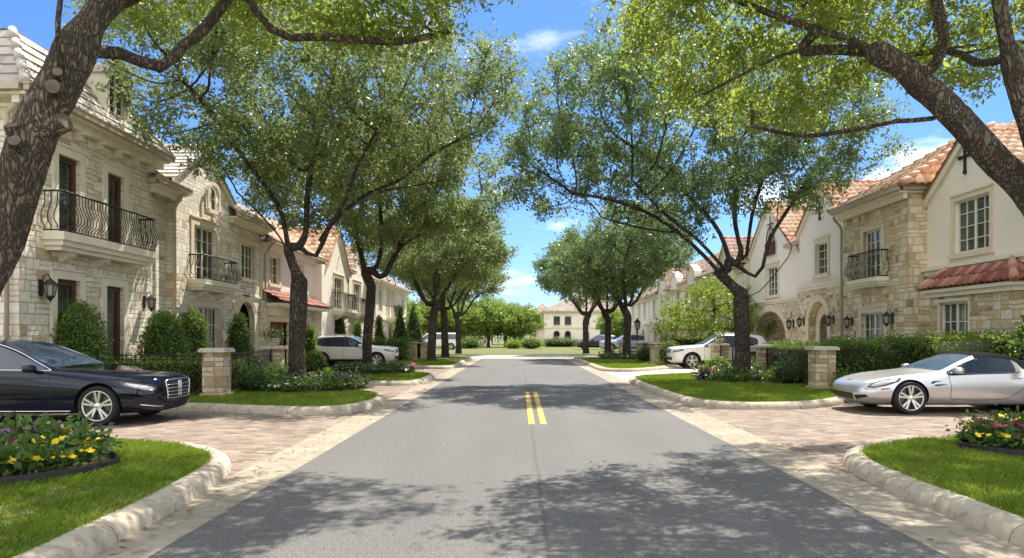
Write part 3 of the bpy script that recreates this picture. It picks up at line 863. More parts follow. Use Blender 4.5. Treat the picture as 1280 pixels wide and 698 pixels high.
    def gable_roof(s, u0, u1, vE, up, vp, n0, back, style, ridge_mat='ridge', over=.18, drop=.12, rake='cast2', rake_w=.2):
        F = s.F
        k0 = (vp - vE) / (up - u0); k1 = (vp - vE) / (u1 - up)
        a, b = u0 - over, u1 + over; f = n0 + .16; t = .06
        P0, P1, PP = (a, vE - k0 * over + t), (b, vE - k1 * over + t), (up, vp + t)
        s.roof([[F(*P0, back), F(*P0, f), F(*PP, f), F(*PP, back)], [F(*P1, f), F(*P1, back), F(*PP, back), F(*PP, f)]], style, [(F(*PP, f), F(*PP, back))], ridge_mat)
        m = MB()
        for (x0, y0), (x1, y1) in ((P0, PP), (P1, PP)):
            v = [F(x, y + dy, n) for n in (n0 + .002, n0 + .1) for x, y, dy in ((x0, y0, -.01), (x1, y1, -.01), (x1, y1, -rake_w), (x0, y0, -rake_w))]
            m.add(v, [(0, 1, 2, 3), (4, 5, 6, 7), (0, 1, 5, 4), (2, 3, 7, 6), (0, 3, 7, 4), (1, 2, 6, 5)])
        m.build('rake_board', MT[rake], s.root)
    def ledge(s, u0, u1, v, n=0, h=.22, pr=.1):
        m = MB(); s.box(m, u0, u1, v, v + h * .55, n + .001, n + pr * .6); s.box(m, u0 - .02, u1 + .02, v + h * .55, v + h, n + .001, n + pr); m.build('ledge', MT['cast2'], s.root)
    def downspout(s, u, v, n=0, out=.4):
        F = s.F; m = MB(); m.smooth = True
        m.tube([F(u, v - .06, n + out), F(u, v - .16, n + out - .03), F(u, v - .42, n + .1), F(u, v - .55, n + .07), F(u, .14, n + .07)], .05, 8)
        m.build('downspout', MT['gutter'], s.root)
    def cross(s, u, v, n=0, k=1.0):
        m = MB(); s.box(m, u - .035 * k, u + .035 * k, v - .42 * k, v + .36 * k, n + .01, n + .06); s.box(m, u - .24 * k, u + .24 * k, v + .02 * k, v + .09 * k, n + .012, n + .058)
        for du, dv in ((0, .37), (-.25, .055), (.25, .055), (0, -.42)):
            s.box(m, u + du * k - .055 * k, u + du * k + .055 * k, v + dv * k - .055 * k, v + dv * k + .055 * k, n + .008, n + .062)
        m.build('cross_ornament', MT['iron'], s.root)
    def done(s):
        if s.trim.v: s.trim.build('bay_cornice', MT['cast2'], s.root)
        if s.gut.v: s.gut.build('gutter', MT['gutter'], s.root)

RED = ('red_tile', .25, .36, .055, .035)
DEEP = ('deep_tile', .25, .34, .06, .035)
BROWN = ('brown_tile', .27, .36, .05, .035)
TAN = ('tan_tile', .3, .36, .05, .035)
SLATE = ('slate', .42, .30, 0, .035)

# --- limestone house with the long iron balcony
h = House('limestone_house', 'pale limestone house with long bellied iron balcony, arched dormer and steep slate roof', -1, 10.5, 15.1)
ops = [(16.35, 17.15, 3.87, 5.7), (18.3, 19.08, 3.87, 5.72), (16.3, 17.15, .9, 2.85), (18.25, 19.05, .16, 2.82)]
h.wall(MT['lime'], 15.1, 20.5, 0, 6.7, ops, back=-10)
for (a, b, c, d) in ops[:2]: h.window(a, b, c, d, 1, 1, frame='wood', bars=False, fw=.13, sill=False, sw=.2, surround='cast2')
h.window(16.3, 17.15, .9, 2.85, 1, 1, frame='wood', bars=False, fw=.13, sw=.2, surround='cast2')
h.window(18.25, 19.05, .16, 2.82, 1, 1, frame='wood', bars=False, fw=.13, sill=False, sw=.2, surround='cast2', name='glazed_door')
h.balcony(15.8, 19.9, 3.85, out=.5, rail=.9, slab=.4)
h.lantern(15.75, 2.6, k=1.15); h.lantern(20.1, 2.5, k=1.05)
F = h.F
a, b, vE = 14.75, 20.9, 6.72; f = .38; si, hi = .95, 1.5
t0, t1 = a + si, b - 1.6
h.roof([[F(a, vE, f), F(b, vE, f), F(t1, vE + hi, f - si), F(t0, vE + hi, f - si)], [F(a, vE, -10.4), F(a, vE, f), F(t0, vE + hi, f - si), F(t0, vE + hi, -10.4 + si)],
        [F(b, vE, f), F(b, vE, -10.4), F(t1, vE + hi, -10.4 + si), F(t1, vE + hi, f - si)], [F(t0, vE + hi, f - si), F(t1, vE + hi, f - si), F(t1, vE + hi + .5, -5), F(t0, vE + hi + .5, -5)]],
       SLATE, [(F(a, vE, f), F(t0, vE + hi, f - si)), (F(b, vE, f), F(t1, vE + hi, f - si))], 'ridge_slate')
h.eave(a, b, vE, f, depth=11)
for i in range(7):
    mo = MB(); u = 15.35 + i * .83
    h.box(mo, u - .09, u + .09, vE - .44, vE - .36, .002, .3); h.box(mo, u - .075, u + .075, vE - .56, vE - .44, .002, .16)
    mo.build('eave_bracket', MT['cast2'], h.root)
h.downspout(14.98, 6.65, n=-.25, out=.5)
# the arched dormer on the slope
d = MB(); du0, du1, dn = 18.05, 19.1, .12
K = 10; sp = 8.15
arc = [(du0 + (du1 - du0) / 2 * (1 - math.cos(math.pi * k / K)), sp + .34 * math.sin(math.pi * k / K)) for k in range(K + 1)]
ring = [(du0, 6.8)] + arc + [(du1, 6.8)]
iw = .17; inn = [(du0 + iw, 6.98)] + [(du0 + iw + (du1 - du0 - 2 * iw) / 2 * (1 - math.cos(math.pi * k / K)), sp - .04 + .26 * math.sin(math.pi * k / K)) for k in range(K + 1)] + [(du1 - iw, 6.98)]
n_ = len(ring)
for i in range(n_ - 1):
    d.quad(F(*ring[i], dn), F(*ring[i + 1], dn), F(*inn[i + 1], dn), F(*inn[i], dn))
    d.quad(F(*inn[i], dn), F(*inn[i + 1], dn), F(*inn[i + 1], dn - .1), F(*inn[i], dn - .1))
    d.quad(F(*ring[i], dn), F(*ring[i + 1], dn), F(*ring[i + 1], -2.2), F(*ring[i], -2.2))
d.quad(F(du0, 6.8, dn), F(du1, 6.8, dn), F(du1 - iw, 6.98, dn), F(du0 + iw, 6.98, dn))
do = d.build('dormer', MT['cast2'], h.root)
r = MB(); r.smooth = True
for i in range(K):
    o_ = lambda q, e: ((q[0] - (du0 + du1) / 2) * (1 + e) + (du0 + du1) / 2, (q[1] - sp) * (1 + e) + sp)
    A_, B_ = o_(arc[i], .14), o_(arc[i + 1], .14)
    r.quad(F(*A_, dn + .1), F(*B_, dn + .1), F(*B_, -2.2), F(*A_, -2.2)); r.quad(F(*A_, dn + .1), F(*B_, dn + .1), F(*arc[i + 1], dn + .002), F(*arc[i], dn + .002))
r.build('dormer_roof', MT['ridge_slate'], do)
h.window(du0 + iw + .01, du1 - iw - .01, 6.99, sp + .2, 2, 3, n=dn, arch=.75, surround=None, sill=False, depth=.09, glass='pane')
h.done()

# --- pale limestone house with the curved gable
h = House('gabled_stone_house', 'white limestone house with steep gable, round bellied balcony and arched doorway', -1, 10.5, 21.0)
h.wall(MT['lime2'], 20.5, 21.9, 0, 6.0, n=-.25, sides=(0, 0))
ops = [(23.15, 24.85, 3.37, 5.15), (23.1, 25.1, .16, 2.5), (24.05, 24.75, 5.75, 6.6, .5)]
h.wall(MT['lime2'], 21.9, 26.1, 0, 6.1, ops[:2], n=0, gable=None, back=-8, sides=(1, 0))
h.wall(MT['lime2'], 21.9, 26.1, 6.1, 6.4, (), n=0, gable=(23.95, 7.62), back=-3, sides=(0, 0), curve=1.25, name='gable_wall')
ops2 = [(27.2, 28.6, 3.75, 5.1), (26.85, 28.55, .16, 2.86, 1)]
h.wall(MT['lime2'], 26.1, 29.3, 0, 6.0, ops2, n=-.06, back=-8, sides=(0, 1))
h.window(23.15, 24.85, 3.37, 5.15, 4, 4, sill=False, sw=.22)
h.window(23.1, 25.1, .16, 2.5, 6, 4, sill=False, sw=.2, mull=3, name='french_door')
h.window(24.0, 24.75, 5.78, 6.62, 2, 2, n=.13, arch=.6, sw=.12)
h.window(27.2, 28.6, 3.75, 5.1, 4, 3, n=-.06)
h.door(26.85, 28.55, .16, 2.86, n=-.06, arch=1, depth=.6, sw=.3)
h.balcony(22.75, 25.6, 3.35, out=.55, rail=.78, belly=.17, slab=.34, corbels=2)
F = h.F
h.main_roof(20.7, 29.3, 6.0, 7.4, 31, SLATE, ridge_mat='ridge_slate', hip=(1, 1), gaps=[(22.1, 25.9)])
h.gable_roof(21.9, 26.1, 6.4, 23.95, 7.75, 0, -3.6, SLATE, 'ridge_slate', rake='cast2', rake_w=.16)
h.downspout(21.75, 5.9, n=0, out=.3)
h.ledge(26.12, 29.28, 2.98, n=-.06, h=.14, pr=.05)
h.done()

# --- cream house with garage and red awning roof
h = House('garage_house', 'cream stucco house with red tiled roof, brown garage door and red awning', -1, 10.5, 31)
ops = [(29.75, 32.5, .12, 2.15), (33.6, 34.7, .16, 2.3)]
h.wall(MT['lime'], 29.3, 36.5, 0, 3.0, ops, n=.12, back=-8)
ops3 = [(30.2, 31.4, 3.75, 4.95), (33.6, 34.8, 3.75, 4.95)]
h.wall(MT['stucco'], 29.3, 36.5, 3.0, 5.5, ops3, n=0, back=-8)
for a, b, c, d in ops3: h.window(a, b, c, d, 2, 3)
h.door(29.75, 32.5, .12, 2.15, n=.12, mat='garage', boards=4, depth=.3, name='garage_door')
h.door(33.6, 34.7, .16, 2.3, n=.12)
F = h.F
h.roof([[F(29.35, 2.92, .95), F(36.4, 2.92, .95), F(36.4, 3.42, .01), F(29.35, 3.42, .01)]], DEEP, name='awning_roof')
m = MB(); h.box(m, 29.35, 36.4, 2.76, 2.9, .14, .92); m.build('awning_fascia', MT['cast2'], h.root)
for u in (29.6, 32.8, 36.1): m = MB(); h.box(m, u - .1, u + .1, 2.4, 2.76, .13, .55); m.build('awning_bracket', MT['cast2'], h.root)
h.wall(MT['stucco3'], 36.5, 42.0, 0, 5.2, [(38.9, 40.9, 3.05, 4.75), (38.9, 40.6, .16, 2.4)], n=.45, back=-8)
h.wall(MT['stucco3'], 37.4, 42.0, 5.2, 5.25, (), n=.45, gable=(39.7, 7.35), back=-1, sides=(0, 0), name='gable_wall')
h.window(38.9, 40.9, 3.05, 4.75, 4, 3, n=.45, sill=False); h.window(38.9, 40.6, .16, 2.4, 4, 4, n=.45, sill=False, name='french_door')
h.balcony(38.4, 41.4, 3.0, n=.45, out=.7, rail=.85, belly=.02, corbels=2)
h.main_roof(29.3, 42.0, 5.5, 7.0, 33, RED, hip=(0, 0), gaps=[(37.4, 42.1)])
h.gable_roof(37.4, 42.0, 5.25, 39.7, 7.4, .45, -3, RED)
h.downspout(29.5, 5.4, n=0, out=.35)
h.done()

# --- further houses on the left
h = House('brown_roofed_house', 'off-white stucco house with brown tiles, tall gable and dark balcony', -1, 10.5, 46)
h.wall(MT['stucco3'], 42.6, 52.0, 0, 5.5, [(43.2, 44.0, 3.4, 5.0), (45.4, 47.4, 3.05, 4.9), (49.2, 50.4, 3.5, 4.9), (45.6, 47.2, .16, 2.3), (49.4, 50.6, .16, 2.4, 1)], back=-8)
h.window(43.2, 44.0, 3.4, 5.0, 2, 3); h.window(45.4, 47.4, 3.05, 4.9, 4, 3, sill=False); h.window(49.2, 50.4, 3.5, 4.9, 2, 3); h.window(45.6, 47.2, .16, 2.3, 2, 3, sill=False); h.door(49.4, 50.6, .16, 2.4, arch=1)
h.wall(MT['stucco3'], 44.2, 48.8, 5.5, 5.52, (), gable=(46.5, 7.2), n=.004, back=-1, sides=(0, 0), name='gable_wall')
h.main_roof(42.6, 52.0, 5.5, 7.0, 33, BROWN, hip=(0, 0), gaps=[(44.3, 48.7)]); h.gable_roof(44.2, 48.8, 5.52, 46.5, 7.25, 0, -3, BROWN)
h.balcony(45.0, 47.8, 3.0, out=.6, rail=.9, belly=.02, corbels=2); h.ledge(42.6, 52, 2.6)
h.done()
h = House('corner_house', 'pale stucco end house with hipped roof and dark railed balcony', -1, 10.5, 60)
h.wall(MT['stucco3'], 52.4, 66.5, 0, 5.6, [(53.6, 54.8, 3.4, 5.0), (57.0, 57.8, 3.05, 5.0), (59.0, 59.8, 3.05, 5.0), (64.0, 65.2, 3.5, 4.9), (57.2, 59.6, .16, 2.5, 1), (62.0, 64.6, .16, 2.5, 1)], back=-9)
for q in ((53.6, 54.8, 3.4, 5.0), (57.0, 57.8, 3.05, 5.0), (59.0, 59.8, 3.05, 5.0), (64.0, 65.2, 3.5, 4.9)): h.window(*q, 2, 3, sill=False)
for q in ((57.2, 59.6, .16, 2.5), (62.0, 64.6, .16, 2.5)): h.door(*q, arch=1)
h.main_roof(52.4, 66.5, 5.6, 9, 32, BROWN, hip=(0, 1)); h.balcony(56.4, 60.6, 3.0, out=.7, rail=.9, belly=.02, corbels=2); h.ledge(52.4, 66.5, 2.65)
h.done()

# --- right side: the house with the bay and the stone tower front
h = House('bay_window_house', 'cream and buff stone house with red tiles, tiled bay window and iron balconette', 1, 12.05, 17)
ops = [(18.35, 20.15, 3.95, 5.55)]
h.wall(MT['stucco'], 11, 21.3, 3.3, 5.5, [(18.45, 19.95, 3.8, 5.25)], n=0, back=-8)
h.wall(MT['stucco'], 17.15, 21.3, 5.5, 5.55, (), gable=(19.4, 6.95), n=.003, back=-.2, sides=(0, 0), name='gable_wall')
h.wall(MT['rubble'], 11, 21.3, 0, 3.3, (), n=.04, back=-8)
h.window(18.45, 19.95, 3.8, 5.25, 4, 4, sw=.14)
h.ledge(11, 21.28, 3.3, n=.0, h=.24, pr=.2)
h.cross(19.45, 6.35, k=.9)
F = h.F
# bay
h.wall(MT['rubble'], 16.9, 20.35, 0, 2.62, [(18.65, 19.95, .9, 2.45)], n=.42, back=.05)
h.window(18.65, 19.95, .9, 2.45, 4, 3, n=.42, sw=.04, surround='white_frame')
m = MB(); h.box(m, 16.78, 20.48, 2.62, 2.74, .05, .53); h.box(m, 16.68, 20.58, 2.74, 2.83, .05, .62); m.build('bay_cornice', MT['cast2'], h.root)
h.roof([[F(16.6, 2.85, .66), F(20.65, 2.85, .66), F(19.95, 3.36, .22), F(17.3, 3.36, .22)], [F(16.6, 2.85, .05), F(16.6, 2.85, .66), F(17.3, 3.36, .22), F(17.3, 3.36, .05)], [F(20.65, 2.85, .66), F(20.65, 2.85, .05), F(19.95, 3.36, .05), F(19.95, 3.36, .22)]],
       DEEP, [(F(16.6, 2.88, .66), F(17.3, 3.39, .22)), (F(20.65, 2.88, .66), F(19.95, 3.39, .22))], name='bay_roof')
# stone front
ops = [(22.9, 24.1, 3.45, 5.0), (22.75, 24.25, .16, 2.3)]
h.wall(MT['rubble'], 21.3, 25.6, 0, 5.85, ops, n=.55, back=-8)
h.window(22.9, 24.1, 3.45, 5.0, 4, 4, n=.55, sill=False, sw=.16); h.window(22.75, 24.25, .16, 2.3, 4, 4, n=.55, sill=False, sw=.18, name='french_door')
h.balcony(22.45, 24.55, 3.4, n=.55, out=.4, rail=.85, belly=.14, slab=.28, corbels=0)
h.lantern(22.2, 2.1, n=.55, k=1.05); h.lantern(24.9, 2.05, n=.55, k=1.0)
h.eave(21.2, 25.7, 5.98, .9, u_end=(1, 1), depth=1.6, soffit=.3)
h.roof([[F(20.95, 5.98, .95), F(25.95, 5.98, .95), F(23.9, 8.1, -2.6), F(22.3, 8.1, -2.6)], [F(20.95, 5.98, -4), F(20.95, 5.98, .95), F(22.3, 8.1, -2.6), F(22.3, 8.1, -4)], [F(25.95, 5.98, .95), F(25.95, 5.98, -4), F(23.9, 8.1, -4), F(23.9, 8.1, -2.6)]],
       RED, [(F(20.95, 5.98, .95), F(22.3, 8.1, -2.6)), (F(25.95, 5.98, .95), F(23.9, 8.1, -2.6))], name='tower_roof')
h.main_roof(11, 25.6, 5.5, 8, 34, RED, hip=(1, 0), n=-.02, gaps=[(17.25, 25.6)])
h.gable_roof(17.15, 21.3, 5.55, 19.4, 6.98, 0, -3.4, RED, rake_w=.26)
h.downspout(25.72, 5.85, n=.5, out=.35)
h.done()

# --- right side: arched entrance house
h = House('arched_entry_house', 'cream gabled house over stone base with round arched doorway and wide porch arch', 1, 12.3, 30)
h.wall(MT['stucco'], 26.1, 30.4, 3.6, 5.85, [(27.6, 28.7, 3.95, 5.2)], n=.5, back=-8)
h.wall(MT['stucco'], 26.1, 30.4, 5.85, 5.86, (), gable=(28.25, 7.45), n=.5, back=0, sides=(0, 0), name='gable_wall')
h.wall(MT['rubble'], 26.1, 30.4, 0, 3.4, [(27.35, 29.15, .16, 2.9, 1)], n=.58, back=-8, depth=.35)
h.window(27.6, 28.7, 3.95, 5.2, 2, 4, n=.5, sw=.16, mull=9)
h.door(27.75, 28.75, .16, 2.4, n=.3, arch=1, depth=.3, sw=.38)
t = MB(); h.arch_band(t, 27.35, 29.15, 2.0, 1, .26, .58, .06); h.box(t, 27.09, 27.35, .14, 2.0, .581, .64); h.box(t, 29.15, 29.41, .14, 2.0, .581, .64); t.build('arch_trim', MT['cast'], h.root)
h.ledge(26.08, 30.42, 3.4, n=.5, h=.22, pr=.16)
h.cross(28.3, 6.5, n=.5, k=.85)
h.lantern(26.9, 2.15, n=.58, k=1.0); h.lantern(29.7, 2.15, n=.58, k=1.0)
h.gable_roof(26.1, 30.4, 5.86, 28.25, 7.5, .5, -3.6, RED)
h.wall(MT['stucco2'], 30.4, 31.5, 0, 5.6, (), n=-.1, back=-6, sides=(0, 0))
h.wall(MT['stucco'], 31.5, 38.6, 3.3, 5.7, [(34.3, 35.9, 3.5, 4.9)], n=.0, back=-8)
h.wall(MT['stucco'], 32.6, 38.6, 5.7, 5.71, (), gable=(35.6, 8.0), n=.0, back=0, sides=(0, 0), name='gable_wall')
h.wall(MT['rubble'], 31.5, 38.6, 0, 3.1, [(33.0, 37.4, .05, 2.75, .62)], n=.06, back=-8, depth=.5)
h.door(33.0, 37.4, .05, 2.75, n=.06, mat='wood', arch=.62, depth=2.6, name='porch_recess', sw=.3, surround=None)
t = MB(); h.arch_band(t, 33.0, 37.4, 2.75 - .62 * 2.2, .62, .3, .06, .06); t.build('arch_trim', MT['cast'], h.root)
h.window(34.3, 35.9, 3.5, 4.9, 4, 4)
h.ledge(31.48, 38.6, 3.1, n=.0, h=.2, pr=.14)
h.lantern(32.2, 2.1, n=.06, k=1.1)
# wrought-iron gable ornament
t = MB(); ou, ov = 35.2, 5.55
h.box(t, ou - .7, ou + .7, ov - .06, ov, .06, .1); h.box(t, ou - .7, ou + .7, ov + .52, ov + .57, .06, .1)
for i in range(9): h.box(t, ou - .68 + i * .165, ou - .63 + i * .165, ov, ov + .52, .062, .098)
for i in (0, 2, 4, 6): h.box(t, ou - .63 + i * .165, ou - .515 + i * .165, ov + .24, ov + .3, .064, .096)
K = 12
t.tube([h.F(ou - .5 * math.cos(math.pi * k / K), ov + .57 + .75 * math.sin(math.pi * k / K), .08) for k in range(K + 1)], .03, 5)
t.tube([h.F(ou - .28 * math.cos(math.pi * k / K), ov + .57 + .42 * math.sin(math.pi * k / K), .08) for k in range(K + 1)], .02, 5)
t.tube([h.F(ou, ov + .57, .08), h.F(ou, ov + 1.85, .08)], .025, 5); h.box(t, ou - .4, ou + .4, ov + 1.42, ov + 1.48, .06, .1)
t.build('iron_ornament', noisy('dark_red_iron', (.07, .018, .018), (.1, .03, .028), 20, .5, .1, 60, .002), h.root)
h.main_roof(26.1, 38.6, 5.65, 7.5, 34, RED, hip=(0, 0), n=-.1, gaps=[(26.1, 30.3), (32.7, 38.5)])
h.gable_roof(32.6, 38.6, 5.71, 35.6, 8.05, .0, -3.6, RED)
h.downspout(30.55, 5.6, n=-.0, out=.3); h.downspout(31.35, 5.6, n=0, out=.3)
h.done()

# --- right side: the far row of town houses
def town(name, label, u0, u1, vE, base, roofst, gab, wins, arches, par=False, grp=None):
    h = House(name, label, 1, 12.2, (u0 + u1) / 2)
    h.wall(MT['stucco'], u0, u1, 2.75, vE, [(a, b, c, d) for a, b, c, d in wins], n=0, back=-8)
    h.wall(MT[base], u0, u1, 0, 2.6, [(a, b, .12, d, 1) for a, b, d in arches], n=.06, back=-8, depth=.4)
    h.ledge(u0, u1, 2.58, n=0, h=.18, pr=.12)
    for q in wins: h.window(*q, 2, 3, sw=.1)
    for a, b, d in arches: h.door(a, b, .12, d, n=.06, arch=1, depth=.38, sw=.14)
    for ga, gb, gp in gab:
        if par:       # curved parapet gable
            h.wall(MT['stucco'], ga, gb, vE - .3, vE + .1, (), n=.3, back=-1.5, gable=((ga + gb) / 2, vE + gp), curve=.45, name='parapet_gable')
            m = MB(); K = 8
            pl = [(ga + ((ga + gb) / 2 - ga) * k / K, vE + .1 + (gp - .1) * (k / K) ** .45) for k in range(K + 1)]; pl += [(ga + gb - x, y) for x, y in pl[-2::-1]]
            for p, q in zip(pl, pl[1:]): m.add([h.F(x, y + e, n) for n in (-.1, .4) for (x, y), e in ((p, 0), (q, 0), (q, .1), (p, .1))], [(0, 1, 2, 3), (4, 5, 6, 7), (0, 1, 5, 4), (3, 2, 6, 7)])
            m.build('parapet_cap', MT['cast2'], h.root)
        else:
            h.wall(MT['stucco'], ga, gb, vE, vE + .02, (), n=.003, back=-1, gable=((ga + gb) / 2, vE + gp), sides=(0, 0), name='gable_wall')
            h.gable_roof(ga, gb, vE + .02, (ga + gb) / 2, vE + gp + .05, 0, -3.4, roofst)
    h.main_roof(u0, u1, vE, 8, 34, roofst, hip=(0, 0), gaps=[(ga + .1, gb - .1) for ga, gb, gp in gab])
    return h
h = town('shaded_townhouse', 'tan and cream town house with brown roof behind the pale green tree', 39.2, 47.5, 5.4, 'stucco2', BROWN, [(40.5, 44.5, 1.8)], [(42, 43, 3.4, 4.8), (45.2, 46, 3.4, 4.7)], [(40.5, 42, 2.2), (44, 46.5, 2.3)]); h.done()
h = town('parapet_townhouse', 'cream town house with two curved parapet gables and small dark windows', 47.8, 57.5, 5.4, 'stucco2', BROWN, [(48.6, 51.4, 1.0), (54.2, 57.0, 1.0)], [(49, 49.7, 3.6, 4.8), (50.4, 51.1, 3.6, 4.8), (52.4, 53, 3.6, 4.8), (55, 56.2, 3.0, 5.0)], [(49.5, 51.5, 2.4), (53.5, 54.6, 2.2), (55.3, 56.6, 2.3)], par=True)
h.balcony(54.6, 56.6, 2.95, out=.4, rail=.85, belly=.02, corbels=0); h.done()
h = town('far_townhouse', 'cream gabled town house at the far end of the right row', 57.8, 68, 5.3, 'stucco2', BROWN, [(59, 63.4, 2.2)], [(60, 60.6, 3.3, 4.9), (61.6, 62.2, 3.3, 4.9), (65, 65.9, 3.3, 4.8)], [(59, 60, 2.2), (61, 62.4, 2.2), (64, 65, 2.2)]); h.done()
h = town('end_townhouse', 'last cream town house of the right row, partly behind tree trunks', 68.3, 80, 5.2, 'stucco2', BROWN, [], [(70, 70.9, 3.3, 4.8), (73, 74, 3.3, 4.8), (77, 78, 3.3, 4.8)], [(70, 71.4, 2.2), (74, 75.4, 2.2)]); h.done()

# --- the house that closes the street: its front faces the camera
root = tag(empty('courtyard_house', (8, 110, 0)), 'cream house with hipped roof and black arched openings closing the street', 'house')
def fw_wall(x0, x1, y, v1, ops, depth, mat='stucco'):
    h2 = House.__new__(House); h2.side, h2.A = 1, 0; h2.F = lambda u, v, n: (u, y - n, v); h2.root = root; h2.trim = MB(); h2.gut = MB()
    h2.wall(MT[mat], x0, x1, 0, v1, ops, back=-depth); return h2
cols_ = [(5.15, 6.1), (6.85, 7.8), (9.7, 10.6), (12.2, 13.1), (14.6, 15.5)]
h = fw_wall(3.7, 17.5, 110, 5.3, [(a_, b_, 3.2, 4.5) for a_, b_ in cols_] + [(a_, b_, .1, 2.3, 1) for a_, b_ in cols_], 12)
teal = noisy('teal_shutter', (.03, .085, .09), (.045, .11, .115), 4, .6, .1, 30, .005); MT['teal'] = teal
for a_, b_ in cols_:
    h.window(a_, b_, 3.2, 4.5, 2, 2, frame='teal', sw=.1); h.door(a_, b_, .1, 2.3, arch=1, depth=.6, mat='iron', sw=.16)
h.main_roof(3.7, 17.5, 5.3, 12, 25, TAN); h.ledge(3.7, 17.5, 2.65)
h.done()
h = fw_wall(1.7, 3.7, 113, 4.6, [(2.3, 3.1, 2.9, 4.0)], 8)
h.window(2.3, 3.1, 2.9, 4.0, 2, 2, frame='teal', sw=.1); h.main_roof(1.7, 5.5, 4.6, 9, 24, TAN); h.done()
root = tag(empty('low_stone_house', (-12, 105, 0)), 'low buff stone wall house glimpsed through the far trees', 'house')
h = fw_wall(-22, -4.5, 104, 2.6, [(-10, -8.5, .9, 2.0)], 9, 'stucco2'); h.window(-10, -8.5, .9, 2.0, 2, 2); h.main_roof(-22, -4.5, 2.6, 9, 26, BROWN); h.done()
# ------------------------------------------------------------------ trees
def colonise(nodes, par, attr, step, infl, kill, iters, rs, up=.05):
    pos = np.array(nodes, float); par = list(par)
    att = np.array(attr, float)
    d2 = ((att[:, None, :] - pos[None]) ** 2).sum(2); near = d2.argmin(1); nd = d2.min(1)
    alive = nd > kill ** 2
    att, near, nd = att[alive], near[alive], nd[alive]
    for it in range(iters):
        m = nd < infl ** 2
        if not m.any(): break
        idx = near[m]; dirs = att[m] - pos[idx]; dirs /= np.linalg.norm(dirs, axis=1)[:, None] + 1e-9
        un, inv = np.unique(idx, return_inverse=True)
        acc = np.zeros((len(un), 3)); np.add.at(acc, inv, dirs)
        acc += rs.normal(0, .25, acc.shape); acc[:, 2] += up
        ln = np.linalg.norm(acc, axis=1); acc /= ln[:, None] + 1e-9
        new = pos[un] + acc * step
        base = len(pos)
        pos = np.vstack([pos, new]); par += un.tolist()
        d2n = ((att[:, None, :] - new[None]) ** 2).sum(2); j = d2n.argmin(1); dn = d2n[np.arange(len(att)), j]
        b = dn < nd; near[b] = base + j[b]; nd[b] = dn[b]
        alive = nd > kill ** 2
        if not alive.any(): break
        att, near, nd = att[alive], near[alive], nd[alive]
        if len(pos) > 6000: break
    return pos, par

def crown_points(blobs, n, rs, zmin=None, hollow=.45):
    """points filling a union of ellipsoids, clumped, denser towards the outside"""
    out = []; vol = np.array([b[3] * b[4] * b[5] for b in blobs]) ** .8; vol /= vol.sum()
    for b, f in zip(blobs, vol):
        c = np.array(b[:3]); r = np.array(b[3:6]); k = int(n * f) + 1
        v = rs.normal(size=(k, 3)); v /= np.linalg.norm(v, axis=1)[:, None]
        q = (hollow ** 3 + (1 - hollow ** 3) * rs.random(k)) ** (1 / 3)
        out.append(c + v * q[:, None] * r)
    p = np.vstack(out)
    if zmin is not None: p = p[p[:, 2] > zmin + .3 * rs.random(len(p))]
    return p

def leaves(centres, n, spread, size, rs, name, mat, wratio=.5, upb=.35, flat=.75, clump=7):
    """n small four-cornered leaves gathered in sprigs round the twig points"""
    ns = max(1, n // clump)
    ci = rs.integers(0, len(centres), ns)
    sp = centres[ci] + rs.normal(0, 1, (ns, 3)) * np.array([spread, spread, spread * flat])
    sdir = rs.normal(0, 1, (ns, 3)); sdir[:, 2] += .2; sdir /= np.linalg.norm(sdir, axis=1)[:, None]
    si = np.repeat(np.arange(ns), clump); n = len(si)
    along = np.tile(np.linspace(0, 1, clump), ns)
    p = sp[si] + sdir[si] * (along * size * 2.2)[:, None] + rs.normal(0, size * .35, (n, 3))
    d = sdir[si] + rs.normal(0, .8, (n, 3)); d /= np.linalg.norm(d, axis=1)[:, None]
    nn = rs.normal(0, 1, (n, 3)); nn[:, 2] += upb * 2.5
    w = np.cross(nn, d); w /= np.linalg.norm(w, axis=1)[:, None] + 1e-9
    nrm = np.cross(d, w)
    L = size * np.clip(rs.lognormal(-.05, .32, n), .45, 1.9)[:, None]; W = L * wratio * .5
    v = np.empty((n, 4, 3))
    v[:, 0] = p; v[:, 1] = p + d * L * .5 + w * W + nrm * L * .08; v[:, 2] = p + d * L; v[:, 3] = p + d * L * .5 - w * W + nrm * L * .08
    f = np.arange(n * 4).reshape(n, 4)
    uv = np.empty((n, 4, 2)); uv[:, :, 0] = np.clip(rs.normal(.5, .24, n), 0, 1)[:, None]; uv[:, :, 1] = rs.random(ns)[si][:, None]
    return v.reshape(-1, 3), f, uv.reshape(-1, 2)

